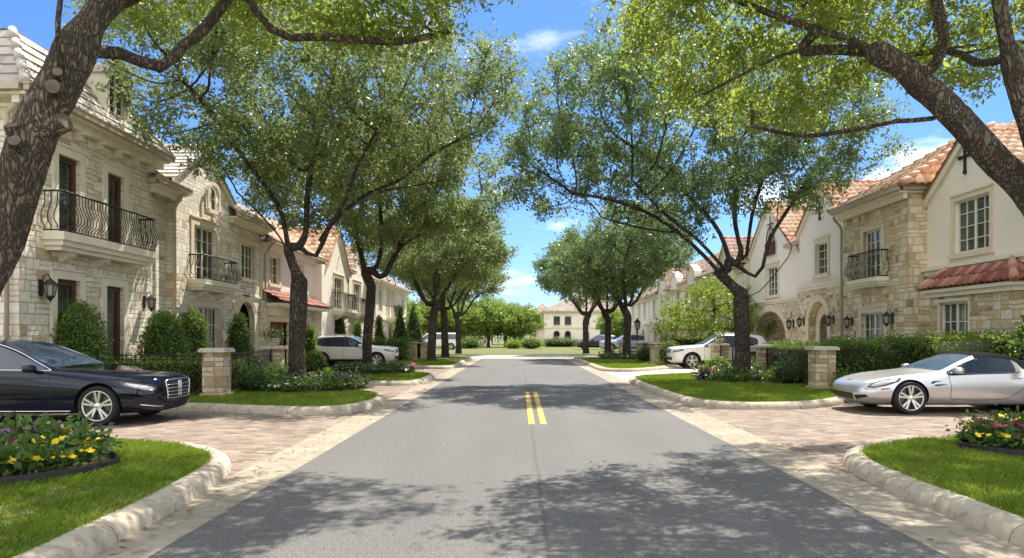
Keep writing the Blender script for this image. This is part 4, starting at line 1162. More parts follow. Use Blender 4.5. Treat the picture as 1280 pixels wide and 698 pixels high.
def limb_mesh(pos, par, rad, disp=.0, fine=.0, flare=None, minr=.0):
    n = len(pos); kids = [[] for _ in range(n)]
    for i, p in enumerate(par):
        if p >= 0: kids[p].append(i)
    mb = MB(); mb.smooth = True
    roots = [(i, None) for i in range(n) if par[i] < 0]
    stack = roots
    while stack:
        i, frm = stack.pop()
        chain = [i] if frm is None else [frm, i]
        while kids[chain[-1]]:
            ks = sorted(kids[chain[-1]], key=lambda k: -rad[k])
            for k in ks[1:]: stack.append((k, chain[-1]))
            chain.append(ks[0])
        if len(chain) < 2: continue
        r = [rad[k] for k in chain]
        if frm is not None: r[0] = min(rad[frm] * .8, rad[i] * 1.25)
        if max(r[1:]) < minr: continue
        pts = [Vector(pos[k]) for k in chain]
        R0 = max(r[1:])
        if R0 > .1:
            sub = 5 if fine else 3
            sp = smooth_line(pts, sub); rr = []
            for a in range(len(r) - 1): rr += [r[a] + (r[a + 1] - r[a]) * t / sub for t in range(sub)]
            rr.append(r[-1]); pts, r = sp, rr
        sides = (40 if fine else 16) if R0 > .1 else 8 if R0 > .04 else 5 if R0 > .015 else 3
        b0 = len(mb.v)
        mb.tube(pts, r, sides, cap=False)
        if disp and R0 > .1:
            for vi in range(b0, len(mb.v)):
                a = (vi - b0) // sides; c = pts[a]; v = Vector(mb.v[vi]); o = v - c
                if r[a] < .06: continue
                k = noise.noise(Vector((v.x * 9, v.y * 9, v.z * 2.6))) * .6 + noise.noise(Vector((v.x * 3, v.y * 3, v.z * 1.1))) * .9
                if fine: k += abs(noise.noise(Vector((v.x * 22, v.y * 22, v.z * 6)))) * .7 - .2
                mb.v[vi] = tuple(c + o * (1 + disp * k))
    return mb

def make_tree(name, label, base, skel, blobs, n_att, n_leaf, leaf, Rtrunk, mat, seed, group=None, step=.34, zmin=None, spread=.2, infl=3.2, kill=.5, fine=False, hollow=.45, flare=1.35, r_tip=.0075, at_origin=False, bark='bark', tipmax=3):
    """skel: list of (points, parent_index_or_None); the first is the trunk. All world coordinates."""
    rs = np.random.default_rng(seed)
    pos, par = [], []
    starts = []
    for pts, att, *rm in skel:
        pts = [Vector(p) for p in pts]
        if att is None: prev = -1
        else:      # join to the nearest existing node
            prev = min(range(len(pos)), key=lambda k: (Vector(pos[k]) - pts[0]).length)
        sl = smooth_line(([Vector(pos[prev])] if prev >= 0 else []) + pts, 6)
        L = [sl[0]]
        for p in sl[1:]:
            if (p - L[-1]).length >= step * .8: L.append(p)
        if (sl[-1] - L[-1]).length > step * .3: L.append(sl[-1])
        if prev >= 0: L = L[1:]
        starts.append((len(pos), rm[0] if rm else None))
        for p in L:
            pos.append(tuple(p)); par.append(prev); prev = len(pos) - 1
    nsk = len(pos)
    att = crown_points(blobs, n_att, rs, zmin, hollow)
    pos, par = colonise(pos, par, att, step, infl, kill, 140, rs)
    n = len(pos); kids = np.zeros(n, int); tips = np.zeros(n)
    for i in range(n):
        if par[i] >= 0: kids[par[i]] += 1
    tips[kids == 0] = 1
    order = range(n - 1, -1, -1)
    for i in order:
        if par[i] >= 0: tips[par[i]] += tips[i]
    e = math.log(max(2, tips[0])) / math.log(Rtrunk / r_tip)
    rad = r_tip * tips ** (1 / e)
    ch = [[] for _ in range(n)]
    for i in range(n):
        if par[i] >= 0: ch[par[i]].append(i)
    for i0, rm in starts:          # main limbs no thicker than asked
        if rm and rad[i0] > rm:
            k = rm / rad[i0]; st_ = [i0]
            while st_:
                j = st_.pop(); rad[j] = max(r_tip * .8, rad[j] * (k + (1 - k) * max(0, 1 - rad[j] / rm) ** 2)); st_ += ch[j]
    z0 = pos[0][2]
    for i in range(nsk):      # root flare
        h = pos[i][2] - z0
        if h < 1.2: rad[i] *= 1 + (flare - 1) * math.exp(-h / .28)
    # smooth the grown part
    for _ in range(2):
        q = pos.copy()
        for i in range(nsk, n):
            if par[i] >= 0: q[i] = pos[i] * .6 + pos[par[i]] * .4 * .5 + pos[i] * .2
        q[nsk:] = q[nsk:]
        pos = q
    root = tag(empty(name, (0, 0, 0) if at_origin else base), label, 'tree', group)
    limb_mesh(pos, par, rad, .09, fine).build('trunk', MT[bark], root)
    tw = np.where(tips[nsk:] <= tipmax)[0] + nsk
    tw = tw[rs.random(len(tw)) < .8]
    v, f, uv = leaves(pos[tw], n_leaf, spread, leaf, rs, name, mat)
    v = v - np.array(WORLD[root.name])
    link('crown', np_mesh('crown', v, f, MT[mat], uv), root)
    return root

# first oak on the left
Y = 19.9
make_tree('oak_tree', 'broad oak in the flower bed before the gabled stone house, nearest whole left tree', (-6.15, Y, .1),
    [([P(372, 492, Y), P(371, 440, Y), P(373, 390, Y), P(374, 352, Y)], None),
     ([P(362, 318, Y), P(350, 262, Y - .3), P(318, 215, Y - .8), P(285, 172, Y - 1.2), P(255, 130, Y - 1.6), P(222, 95, Y - 2)], 0, .13),
     ([P(380, 300, Y), P(385, 240, Y + .3), P(392, 200, Y + .6), P(405, 150, Y + 1), P(435, 100, Y + 1.5)], 0, .145),
     ([P(395, 320, Y), P(415, 280, Y - .2), P(455, 245, Y - .4), P(500, 225, Y - .3), P(545, 190, Y), P(595, 165, Y + .4)], 0, .14),
     ([P(372, 212, Y + .8), P(340, 165, Y + 1.2), P(310, 120, Y + 1.8)], 0, .07),
     ([P(440, 200, Y + 1), P(480, 165, Y + 1.6), P(520, 130, Y + 2)], 0, .06),
     ([P(366, 338, Y), P(352, 300, Y + .4), P(325, 268, Y + .8), P(296, 240, Y + 1.2)], 0, .08), ([P(400, 300, Y - .4), P(432, 250, Y - 1), P(450, 200, Y - 1.4), P(480, 150, Y - 1.8)], 0, .09), ([P(470, 240, Y + .3), P(520, 232, Y + .8), P(570, 222, Y + 1.2)], 0, .05)],
    [(-6.6, Y, 8.1, 4.0, 4.2, 2.6), (-3.0, Y + .2, 8.0, 3.0, 3.2, 2.0), (-9.0, Y - 1.0, 8.4, 2.2, 2.6, 1.9), (-6.0, Y + .5, 9.6, 3.2, 3.2, 1.5), (-1.2, Y + .2, 8.5, 1.6, 2, 1.5), (-4.4, Y, 7.0, 3.0, 3.0, 1.5), (-7.6, Y - 3.6, 9.0, 2.6, 2.2, 1.2)],
    1700, 100000, .10, .225, 'oak', 5, zmin=4.9, kill=.45, r_tip=.0095, hollow=.62)
# first oak on the right
Y = 23.6
make_tree('oak_tree', 'tall oak with long low limbs in the flower bed beside the right white car', (7.3, Y, .1),
    [([P(928, 482, Y), P(928, 440, Y), P(927, 400, Y), P(926, 368, Y)], None),
     ([P(903, 345, Y), P(875, 315, Y), P(840, 285, Y - .2), P(800, 262, Y - .4), P(755, 248, Y - .5), P(715, 242, Y - .5)], 0, .155),
     ([P(912, 330, Y), P(896, 285, Y + .4), P(860, 245, Y + .8), P(820, 205, Y + 1.2), P(770, 170, Y + 1.4)], 0, .14),
     ([P(928, 330, Y), P(918, 270, Y), P(922, 220, Y), P(915, 160, Y + .2), P(890, 110, Y + .4)], 0, .15),
     ([P(948, 345, Y), P(962, 300, Y - .3), P(985, 262, Y - .5), P(1012, 222, Y - .6), P(1050, 170, Y - .6)], 0, .15),
     ([P(945, 368, Y), P(975, 335, Y - .2), P(990, 308, Y - .2), P(972, 280, Y - .2), P(975, 240, Y - .2)], 0, .10),
     ([P(932, 325, Y + .3), P(942, 260, Y + .8), P(962, 205, Y + 1.2), P(985, 150, Y + 1.4)], 0, .11), ([P(905, 335, Y - .3), P(872, 300, Y - .8), P(832, 268, Y - 1.2), P(790, 225, Y - 1.4)], 0, .11), ([P(850, 292, Y), P(800, 285, Y + .6), P(752, 272, Y + 1)], 0, .06), ([P(1000, 240, Y - .5), P(1030, 225, Y), P(1058, 215, Y + .3)], 0, .05)],
    [(5.4, Y, 8.8, 4.6, 4.4, 2.9), (2.4, Y, 8.3, 2.9, 3.6, 2.6), (1.0, Y + .2, 7.0, 2.0, 2.4, 1.6), (8.6, Y - .3, 9.0, 3.2, 3.4, 2.2), (4.4, Y + .3, 10.6, 3.2, 3.0, 1.6), (10.2, Y - .4, 7.9, 2.0, 2.2, 1.7), (8.8, Y, 6.6, 2.2, 2.4, 1.2), (5.0, Y, 6.2, 2.6, 2.6, 1.1)],
    2000, 128000, .10, .25, 'oak_blue', 8, zmin=4.6, kill=.45, r_tip=.0095, hollow=.62)
# second oak on the left
Y = 28.5
make_tree('oak_tree', 'second oak along the left lawn, its trunk standing in front of the white parked car', (-6.0, Y, .1),
    [([P(460, 471, Y), P(459, 430, Y), P(462, 390, Y), P(464, 358, Y)], None),
     ([P(455, 335, Y), P(447, 300, Y), P(432, 270, Y), P(408, 235, Y)], 0),
     ([P(470, 335, Y), P(478, 300, Y + .3), P(475, 255, Y + .5), P(482, 210, Y + .8)], 0),
     ([P(480, 345, Y), P(500, 310, Y), P(530, 292, Y), P(565, 285, Y + .2), P(598, 280, Y + .4)], 0),
     ([P(494, 318, Y), P(515, 275, Y), P(545, 240, Y)], 0)],
    [(-5.6, Y, 7.6, 4.0, 4.2, 2.6), (-2.9, Y, 7.4, 2.6, 3.0, 2.2), (-8.6, Y, 7.6, 2.4, 3, 2.0), (-4.6, Y, 9.0, 2.8, 2.8, 1.5)],
    1200, 70000, .125, .185, 'oak', 15, zmin=4.9)
# two oaks that the rest of the avenue repeats
def generic(seed, mat, lean):
    b = (0, 0, .02); rs = random.Random(seed)
    sk = [([(0, 0, .02), (.04 * lean, .02, 1.2), (.1 * lean, 0, 2.6)], None)]
    for k in range(5):
        a = k * 1.256 + rs.uniform(-.3, .3); r = rs.uniform(.9, 1.25)
        sk.append(([(.45 * r * math.cos(a), .45 * r * math.sin(a), 3.4), (1.3 * r * math.cos(a), 1.3 * r * math.sin(a), 4.6 + rs.uniform(-.2, .4)), (2.5 * r * math.cos(a + .15), 2.5 * r * math.sin(a + .15), 5.8 + rs.uniform(-.4, .5))], 0))
    return make_tree('oak_tree', '', b, sk, [(0, 0, 6.6, 4.3, 4.3, 2.6), (1.6 * lean, .4, 7.8, 2.8, 2.8, 1.8), (-2.2, 1, 6.4, 2.4, 2.4, 1.7), (2.0, -1.4, 5.9, 2.4, 2.4, 1.6)], 1000, 52000, .135, .23, mat, seed, zmin=3.9, at_origin=True, step=.36)
ga = generic(31, 'oak', 1); gb = generic(47, 'oak_blue', -1)
spots = [(ga, -4.95, 40.2, .3, 1.0, 'third oak of the left row, just beyond the white car, forking low'),
         (gb, 6.6, 44.6, 2.2, 1.02, 'oak on the right lawn beside the far stone pillars and lamp post'),
         (ga, -4.9, 47.3, 2.4, 1.0, 'oak on the left corner lawn by the cross street, next to last in its row'),
         (ga, -5.0, 58.6, 4.2, .98, 'last oak of the left row, standing beyond the cross street'),
         (gb, 5.9, 48.6, 4.0, .95, 'oak on the right corner lawn in front of the pale blue parked car'),
         (gb, 5.4, 58.8, .9, 1.0, 'last oak of the right row, beyond the cross street before the courtyard house')]
seen = set()
for src, x, y, rz, sc, lab in spots:
    o = src if src.name not in seen else copy_tree(src)
    seen.add(src.name)
    o.location = (x, y, .08); o.rotation_euler.z = rz; o.scale = (sc, sc, sc)
    tag(o, lab, 'tree', 'oaks lining the street')

# the near oak on the left: its trunk leans in over the lawn
n1 = make_tree('oak_tree', 'huge leaning oak with sawn branch stubs on its trunk at the left edge of view', (-5.35, 6.3, .1),
    [([(-5.45, 6.2, .05), (-5.25, 6.3, .9), P(-22, 350, 6.5), P(8, 285, 6.6), P(27, 215, 6.6), P(50, 150, 6.6), P(74, 106, 6.6), P(104, 46, 6.7), P(148, -6, 6.9), (-3.0, 7.2, 5.35)], None),
     ([P(250, -62, 7.4), P(300, -18, 7.7), P(330, 28, 8.0), P(362, 47, 8.2), P(402, 46, 8.4), P(450, 50, 8.6), P(500, 52, 8.9), P(560, 40, 9.3)], 0, .085),
     ([P(98, 72, 6.7), P(140, 64, 7.0), P(200, 84, 7.5), P(228, 58, 7.8), P(252, 40, 8.0), P(290, -8, 8.4)], 0, .06),
     ([P(80, 100, 6.5), P(73, 66, 6.4), P(72, 30, 6.3), P(80, -40, 6.2)], 0, .055),
     ([(-2.2, 7.7, 5.7), (-1.2, 8.4, 6.0), (-.2, 9.0, 6.2)], 0), ([(-3.6, 7.9, 5.9), (-4.4, 8.8, 6.5), (-5.4, 9.6, 6.9)], 0), ([(-2.9, 6.2, 5.9), (-2.6, 4.8, 6.3), (-2.4, 3.6, 6.6)], 0)],
    [(-2.9, 8.6, 6.2, 2.4, 2.2, .9), (-1.5, 9.0, 6.1, 1.4, 1.6, .7), (-4.8, 9.0, 6.6, 2.2, 2.0, 1.0), (-2.4, 9.6, 7.2, 2.8, 2.6, 1.1), (-3.2, 5.2, 6.8, 3.0, 2.4, 1.0), (-5.8, 6.6, 7.2, 2.4, 2.4, 1.0), (-1.2, 8.4, 5.7, 1.1, 1.1, .45), (-.4, 11.0, 8.2, 2.0, 1.4, .7), (-3.6, 11.2, 8.3, 2.2, 1.6, .8), (-5.6, 13.0, 9.0, 2.4, 1.5, .7)],  # the high rear lobes, out of view, are added for their shade on the ground
    2300, 135000, .064, .18, 'oak_near', 21, step=.24, infl=2.4, kill=.34, fine=True, spread=.15, hollow=.45, r_tip=.0066, bark='bark_fine')
# sawn stubs
def stub(o, a, b, r):
    m = MB(); m.smooth = True; a, b = Vector(a), Vector(b)
    m.tube([a, a.lerp(b, .5), b], [r * 2.0, r * 1.25, r * 1.04], 14, cap=False); s = m.build('branch_stub', MT['bark_fine'], o)
    m = MB(); d = (b - a).normalized(); m.tube([b - d * .01, b + d * .006, b + d * .007], [r * .98, r * .95, r * .4], 14); m.build('cut_face', MT['cut'], s)
stub(n1, P(34, 190, 6.6), P(16, 156, 6.44), .075)
stub(n1, P(32, 200, 6.6), P(18, 176, 6.36), .055)
stub(n1, P(44, 168, 6.6), P(82, 152, 6.55), .08)
stub(n1, P(78, 118, 6.6), P(66, 108, 6.36), .065)
stub(n1, P(82, 110, 6.6), P(72, 90, 6.40), .045)
# the near oak on the right
make_tree('oak_tree', 'big oak whose leaning limb sweeps in from the right edge over red tiled roofs', (7.1, 7.6, .1),
    [([(7.15, 7.6, .05), (6.95, 7.7, .9), P(1345, 340, 7.8), P(1283, 240, 7.8), P(1240, 196, 7.8), P(1196, 146, 7.8), P(1150, 105, 7.8), P(1128, 84, 7.8), P(1062, 50, 7.9), P(1010, 34, 8.0), P(960, 16, 8.2), P(890, -8, 8.5), (1.8, 9.0, 5.75)], None),
     ([P(1095, 66, 8.0), P(1040, 62, 8.2), P(985, 66, 8.5), P(930, 92, 8.9), P(880, 118, 9.3)], 0, .06),
     ([P(1160, 150, 8.0), P(1120, 152, 8.3), P(1060, 164, 8.7), P(1000, 170, 9.2), P(940, 158, 9.6)], 0, .06),
     ([P(1330, 290, 7.6), P(1300, 190, 7.5), P(1278, 120, 7.5), P(1256, 40, 7.5), P(1245, -40, 7.6)], 0, .12),
     ([P(1268, 70, 7.6), P(1225, 80, 8.0), P(1190, 64, 8.4), P(1140, 68, 9.0)], 0, .05),
     ([P(1020, 20, 8.4), P(960, -30, 9.2), P(900, -60, 10)], 0), ([P(1180, 60, 7.4), P(1160, -40, 6.8), P(1150, -120, 6.2)], 0)],
    [(3.0, 9.2, 5.7, 2.2, 2.0, .9), (4.8, 9.2, 5.6, 2.2, 2.0, .95), (6.6, 8.8, 5.8, 2.0, 2.2, 1.1), (2.9, 9.6, 6.5, 1.5, 2.0, .8), (4.2, 7.6, 6.9, 2.4, 2.6, 1.1), (6.4, 6.2, 6.9, 2.8, 2.6, 1.2), (3.3, 10.2, 4.9, 1.5, 1.2, .5), (6.6, 12.8, 8.6, 2.6, 2.2, 1.0), (8.6, 12.6, 8.8, 2.2, 1.6, .8)],  # the high rear lobes over the view are added to dapple drive and lawn
    2300, 145000, .064, .205, 'oak_near', 33, step=.24, infl=2.4, kill=.34, fine=True, spread=.15, hollow=.45, r_tip=.0066, bark='bark_fine')
# pale green small tree before the arched house
make_tree('young_tree', 'small pale green tree with layered foliage in front of the wide porch arch', (10.2, 38, .1),
    [([(10.2, 38, .05), (10.2, 38, 1.2), (10.25, 38, 2.6), (10.2, 38, 4.0)], None)] +
    [([(10.2 + .8 * math.cos(a), 38 + .8 * math.sin(a), z), (10.2 + 2.6 * math.cos(a), 38 + 2.6 * math.sin(a), z + .15)], 0) for a, z in ((0, 1.9), (2.1, 2.2), (4.0, 2.0), (1, 3.0), (3.1, 2.9), (5.2, 3.2), (.3, 3.9), (2.6, 3.9))],
    [(10.2, 38, 2.0, 3.5, 2.6, .35), (10.2, 38, 3.0, 2.9, 2.4, .5), (10.2, 38, 3.8, 1.8, 1.8, .5), (10.2, 38, 4.4, .9, .9, .4)], 420, 12000, .13, .09, 'lime_leaf', 3, step=.25, infl=2, kill=.3, spread=.16, flare=1.1)
# the far trees
def fartree(seed, mat, hgt, r):
    rs = random.Random(seed)
    sk = [([(0, 0, 0), (.1, 0, hgt * .15), (0, .1, hgt * .32)], None)]
    for k in range(4):
        a = k * 1.57 + rs.random(); sk.append(([(r * .2 * math.cos(a), r * .2 * math.sin(a), hgt * .42), (r * .5 * math.cos(a), r * .5 * math.sin(a), hgt * .62)], 0))
    return make_tree('broadleaf_tree', '', (0, 0, 0), sk, [(0, 0, hgt * .62, r, r, hgt * .36), (r * .4, 0, hgt * .48, r * .7, r * .7, hgt * .26), (-r * .5, .3, hgt * .5, r * .7, r * .7, hgt * .26)], 350, 17000, .26, .2, mat, seed, at_origin=True, step=.5, kill=.7, infl=4, spread=.34, r_tip=.012, tipmax=5)
f1 = fartree(61, 'far_leaf', 6.2, 3.2); f2 = fartree(71, 'oak', 9.5, 4.2)
fs = [(f1, -10, 92, 0, 1.0), (f1, -4.2, 96, 1.5, 1.05), (f1, .2, 98, 2.6, .92), (f1, -16, 88, 3.3, 1.1), (f1, 12.8, 96, 4.4, .85), (f1, 21, 88, 5.0, 1.0), (f1, -7.3, 94, 3.9, 1.0), (f1, -2.0, 97, 5.3, .98),
      (f2, -14, 122, 0, 1.0), (f2, -5, 126, 1, .9), (f2, -24, 118, 2, 1.1), (f2, -1, 132, 3, .8), (f2, 26, 128, 4, 1.0), (f2, -34, 105, 5, 1.1), (f2, 34, 112, 2.4, 1.1), (f2, -46, 96, 2.8, 1.2), (f2, 46, 100, 4.4, 1.2)]
labs = {0: 'low bright green tree on the far lawn before the low stone house', 1: 'bright green tree whose crown stands between the last left oak and the road axis', 2: 'bright green tree nearest the middle of the far lawn, left of the courtyard house',
        3: 'bright green tree behind the last town house of the left row', 4: 'light green tree in front of the arched openings of the courtyard house', 5: 'light green tree beside the end of the right row', 6: 'bright green tree right behind the white van', 7: 'bright green tree left of the middle of the far lawn, crown touching both neighbours'}
seen = set()
for i, (src, x, y, rz, sc) in enumerate(fs):
    o = src if src.name not in seen else copy_tree(src); seen.add(src.name)
    o.location = (x, y, 0); o.rotation_euler.z = rz; o.scale = (sc, sc, sc)
    tag(o, labs.get(i, 'tall dark green tree far behind the houses'), 'tree', 'trees at the end of the street' if i < 8 else 'dark trees on the far skyline')
# ------------------------------------------------------------------ shrubs, hedges, pillars, fences
def scatter_shrub(name, label, cat, kind, centre, size, n, leaf, mat, seed, group=None, core=.86):
    """kind 'egg' | 'cone' | 'box': leaves over an uneven surface round a dark core; centre is the base centre"""
    rs = np.random.default_rng(seed); c = np.array(centre, float); sx, sy, sz = size
    if kind == 'box':
        m = rs.random(n); P_ = rs.uniform(-.5, .5, (n, 3)); P_[:, 2] += .5
        ar = np.array([sx * sy * 1.2, sx * sz, sx * sz, sy * sz, sy * sz]); ar /= ar.sum(); fc = rs.choice(5, n, p=ar)
        P_[fc == 0, 2] = 1; P_[fc == 1, 1] = -.5; P_[fc == 2, 1] = .5; P_[fc == 3, 0] = -.5; P_[fc == 4, 0] = .5
        nr = np.zeros((n, 3)); nr[fc == 0, 2] = 1; nr[fc == 1, 1] = -1; nr[fc == 2, 1] = 1; nr[fc == 3, 0] = -1; nr[fc == 4, 0] = 1
        p = P_ * np.array(size)
    else:
        v = rs.normal(size=(n, 3)); v /= np.linalg.norm(v, axis=1)[:, None]; nr = v
        p = v * np.array([sx / 2, sy / 2, sz / 2]); p[:, 2] += sz / 2
        if kind == 'cone':
            h = p[:, 2] / sz; h = np.where(rs.random(n) < .5, h, rs.random(n)); p[:, 2] = h * sz
            r = np.clip((1 - h) ** .8, 0.03, 1) * np.clip(h * 9 + .55, 0, 1); a = rs.uniform(0, 2 * math.pi, n)
            p[:, 0] = sx / 2 * r * np.cos(a); p[:, 1] = sy / 2 * r * np.sin(a)
            nr = np.stack([np.cos(a), np.sin(a), .35 + 0 * a], 1)
        else:      # egg: fuller low down
            k = 1 + .22 * (.5 - p[:, 2] / sz); p[:, 0] *= k; p[:, 1] *= k
    bum = np.array([noise.noise(Vector((q + c) * (2.4 if sz < 3 else 1.6))) + .5 * noise.noise(Vector((q + c) * 7)) for q in p])
    p = p + nr * (bum[:, None] * min(sx, sz, 1.6) * .085 - rs.random(n)[:, None] ** 2 * leaf * 2.2)
    p[:, 2] = np.maximum(p[:, 2], .01)
    vv, f, uv = leaves(p + c, n, leaf * .25, leaf, rs, name, mat, .55, .2, 1, 3)
    root = tag(empty(name, tuple(c)), label, cat, group)
    vv = vv - c
    link('foliage', np_mesh('foliage', vv, f, MT[mat], uv), root)
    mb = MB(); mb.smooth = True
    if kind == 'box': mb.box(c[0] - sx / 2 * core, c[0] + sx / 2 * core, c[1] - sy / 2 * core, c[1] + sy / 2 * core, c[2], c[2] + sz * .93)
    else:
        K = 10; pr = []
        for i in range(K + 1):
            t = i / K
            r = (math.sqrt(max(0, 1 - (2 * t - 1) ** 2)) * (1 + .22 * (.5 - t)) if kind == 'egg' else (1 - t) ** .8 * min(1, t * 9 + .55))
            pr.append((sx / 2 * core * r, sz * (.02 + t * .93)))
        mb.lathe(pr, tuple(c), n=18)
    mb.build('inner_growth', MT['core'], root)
    return root

G1 = 'clipped shrubs by the limestone houses'
for i, (px, py, Y, wd, ht, lab) in enumerate([
        (98, 442, 16.6, 1.15, 2.15, 'round clipped shrub below the first lower window, behind the dark sedan'),
        (205, 446, 19.0, 1.12, 2.05, 'rounded clipped shrub beside the second lantern, behind the iron fence'),
        (241, 442, 22.4, .88, 2.2, 'narrow clipped shrub before the french door, just behind its rounder neighbour'),
        (299, 440, 25.2, .76, 2.2, 'narrow clipped shrub at the arched doorway of the gabled stone house')]):
    b = P(px, py, Y); scatter_shrub('clipped_shrub', lab, 'shrub', 'egg', (b.x, Y, .11), (wd, wd, ht), int(11000 * wd), .055, 'box', 100 + i, G1)
G2 = 'pointed evergreens along the left houses'
for i, (px, Y, wd, ht, lab) in enumerate([
        (388, 33.5, .9, 1.9, 'pointed evergreen right of the oak trunk, beside the white car tail'),
        (424, 39.5, 1.7, 2.9, 'broad pointed evergreen above the roof of the left white car'),
        (446, 43.0, 1.3, 2.2, 'short pointed evergreen just left of the second oak trunk'),
        (474, 46.0, 1.3, 2.7, 'slim pointed evergreen just right of the second oak trunk'),
        (500, 48.5, 1.7, 3.5, 'tall pointed evergreen at the far corner of the left houses'),
        (517, 52.0, 2.0, 3.9, 'dark upright evergreen left of the third oak')]):
    scatter_shrub('pointed_evergreen', lab, 'evergreen', 'cone', ((px - 650) * Y / 900, Y, .1), (wd, wd, ht), 3200, .085, 'box', 130 + i, G2)
def hedge(label, x0, x1, y0, y1, h, n, leaf=.06, mat='hedge', seed=1, group=None, name='hedge', z=.1):
    return scatter_shrub(name, label, 'hedge', 'box', ((x0 + x1) / 2, (y0 + y1) / 2, z), (x1 - x0, y1 - y0, h), n, leaf, mat, seed, group)
hedge('clipped hedge behind the iron fence between sedan and first stone pillar', -10.2, -7.7, 17.5, 18.2, .82, 7500, .055, 'hedge_light', 1)  # the lighter leaf colour stands in for light on this hedge
hedge('low hedge behind the iron fence between the two left stone pillars', -8.35, -7.75, 18.6, 21.6, .66, 6000, .06, 'hedge', 2)
hedge('dense dark green hedge behind the silver sports car', 8.45, 11.6, 19.2, 20.2, 1.3, 13000, .065, 'hedge', 3)
hedge('sunlit yellowish green hedge top beside the bay window', 10.5, 11.3, 15.6, 19.1, 1.42, 9000, .065, 'hedge_light', 4)
hedge('dark hedge behind the right iron fence beside the oak trunk', 8.75, 9.55, 20.4, 26.0, 1.12, 12000, .065, 'hedge', 5)
hedge('leafy hedge beyond the right white car, before the town houses', 7.9, 14.5, 39.0, 40.6, 1.35, 7000, .1, 'hedge_light', 6)
hedge('dark hedge behind the left white car nose', -10.3, -6.4, 40.2, 41.2, 1.15, 5500, .1, 'hedge', 7)
hedge('hedge at the left corner lawn near the cross street', -10.3, -6.2, 46.2, 47.2, 1.1, 4500, .1, 'hedge', 8)
b = P(1262, 432, 15.4)
scatter_shrub('garden_shrub', 'loose dark shrub at the right edge, taller than the hedge by the bay window', 'shrub', 'egg', (11.15, 15.1, .1), (1.5, 1.5, 1.9), 6500, .08, 'hedge', 160)
for i, (px, Y, wd, ht, mt, lab) in enumerate([(664, 84, 2.6, 1.3, 'lime_leaf', 'rounded bright bush on the far lawn right of a slim trunk'), (642, 86, 1.7, .9, 'lime_leaf', 'bright low bush at the middle of the far lawn'), (588, 86, 2.6, 1.3, 'hedge', 'dark bush at the left end of the far lawn'), (700, 100, 5, 1.3, 'hedge', 'dark shrub in front of the courtyard house')]):
    scatter_shrub('round_bush', lab, 'bush', 'egg', ((px - 650) * Y / 900, Y, .02), (wd, wd, ht), 1500, .16, mt, 170 + i, 'bushes on the far lawn')

def pillar(label, x, y, w=.58, h=1.2, cap=True, z=.1):
    root = tag(empty('stone_pillar', (x, y, z)), label, 'pillar', 'stone fence pillars')
    rr = random.Random(int(x * 77 + y * 13)); m = MB()
    for i in range(5):
        zz = z + (h - .09) * i / 5; e = rr.uniform(-.008, .012)
        m.box(x - w / 2 - e, x + w / 2 + e, y - w / 2 - e, y + w / 2 + e, zz + (.002 if i else -.02), zz + (h - .09) / 5)
    m.build('shaft', MT['pillar'], root)
    m = MB(); m.box(x - w / 2 - .05, x + w / 2 + .05, y - w / 2 - .05, y + w / 2 + .05, z - .02, z + .1); m.build('plinth', MT['pillar'], root)
    m = MB(); e = .075; m.box(x - w / 2 - e, x + w / 2 + e, y - w / 2 - e, y + w / 2 + e, z + h - .088, z + h - .02); m.box(x - w / 2 - e + .03, x + w / 2 + e - .03, y - w / 2 - e + .03, y + w / 2 + e - .03, z + h - .018, z + h + .01)
    o = m.build('capstone', MT['cap'], root)
    return root
pillar('buff stone pillar beside the nose of the dark sedan', -7.2, 17.1, .48, 1.15)
pillar('buff stone pillar left of the first oak, a planter bowl of flowers on top', -7.45, 21.8, .5, 1.14)
pillar('tall buff stone pillar beside the nose of the silver sports car', 8.05, 19.2, .52, 1.16)
pillar('buff stone pillar just right of the right oak trunk', 8.6, 25.2, .5, 1.12)
pillar('buff stone pillar in front of the right white car, greenery on top', 8.85, 32.0, .6, 1.1)
pillar('buff stone pillar right of the lamp post, nearer of the small pair', 7.3, 38.6, .58, 1.1)
pillar('buff stone pillar right of the lamp post, farther of the small pair', 7.05, 41.6, .58, 1.1)
pillar('buff stone pillar behind the nose of the left white car', -6.3, 41.8, .58, 1.1)
pillar('buff stone pillar at the left corner lawn beside the third oak', -6.0, 45.9, .58, 1.05)
pillar('buff stone pillar on the right corner lawn near the pale blue car', 7.0, 48.6, .58, 1.05)

def fence(label, a, b, h=.98, z=.12, gap=.105):
    a, b = Vector((*a, z)), Vector((*b, z)); L = (b - a).length; d = (b - a) / L
    root = tag(empty('iron_fence', tuple((a + b) / 2)), label, 'fence', 'iron fence panels')
    up = Vector((0, 0, 1)); m = MB()
    n = int(L / gap)
    for i in range(1, n):
        p = a + d * (L * i / n); m.tube([p + up * .06, p + up * h], .009, 4, False)
        m.tube([p + up * h, p + up * (h + .055)], [.013, .002], 4)
    m.build('picket', MT['iron'], root)
    for zz in (.1, h - .12, h - .01):
        m = MB(); m.tube([a + up * zz, b + up * zz], .016, 4); m.build('rail', MT['iron'], root)
    k = max(1, round(L / 2.2))
    for i in range(k + 1):
        m = MB(); p = a.lerp(b, i / k); m.box(p.x - .025, p.x + .025, p.y - .025, p.y + .025, z - .02, z + h + .05); m.build('post', MT['iron'], root)
fence('black iron fence running from the first left pillar back towards the limestone house', (-7.53, 17.1), (-10.3, 17.1))
fence('black iron fence between the two stone pillars on the left lawn', (-7.22, 17.45), (-7.44, 21.48))
fence('black iron fence between the sports car pillar and the oak pillar', (8.1, 19.56), (8.55, 24.9))
fence('black iron fence in front of the right white car', (8.62, 25.55), (8.82, 31.65))
fence('black iron fence between the small pillars right of the lamp post', (7.27, 38.95), (7.08, 41.25))
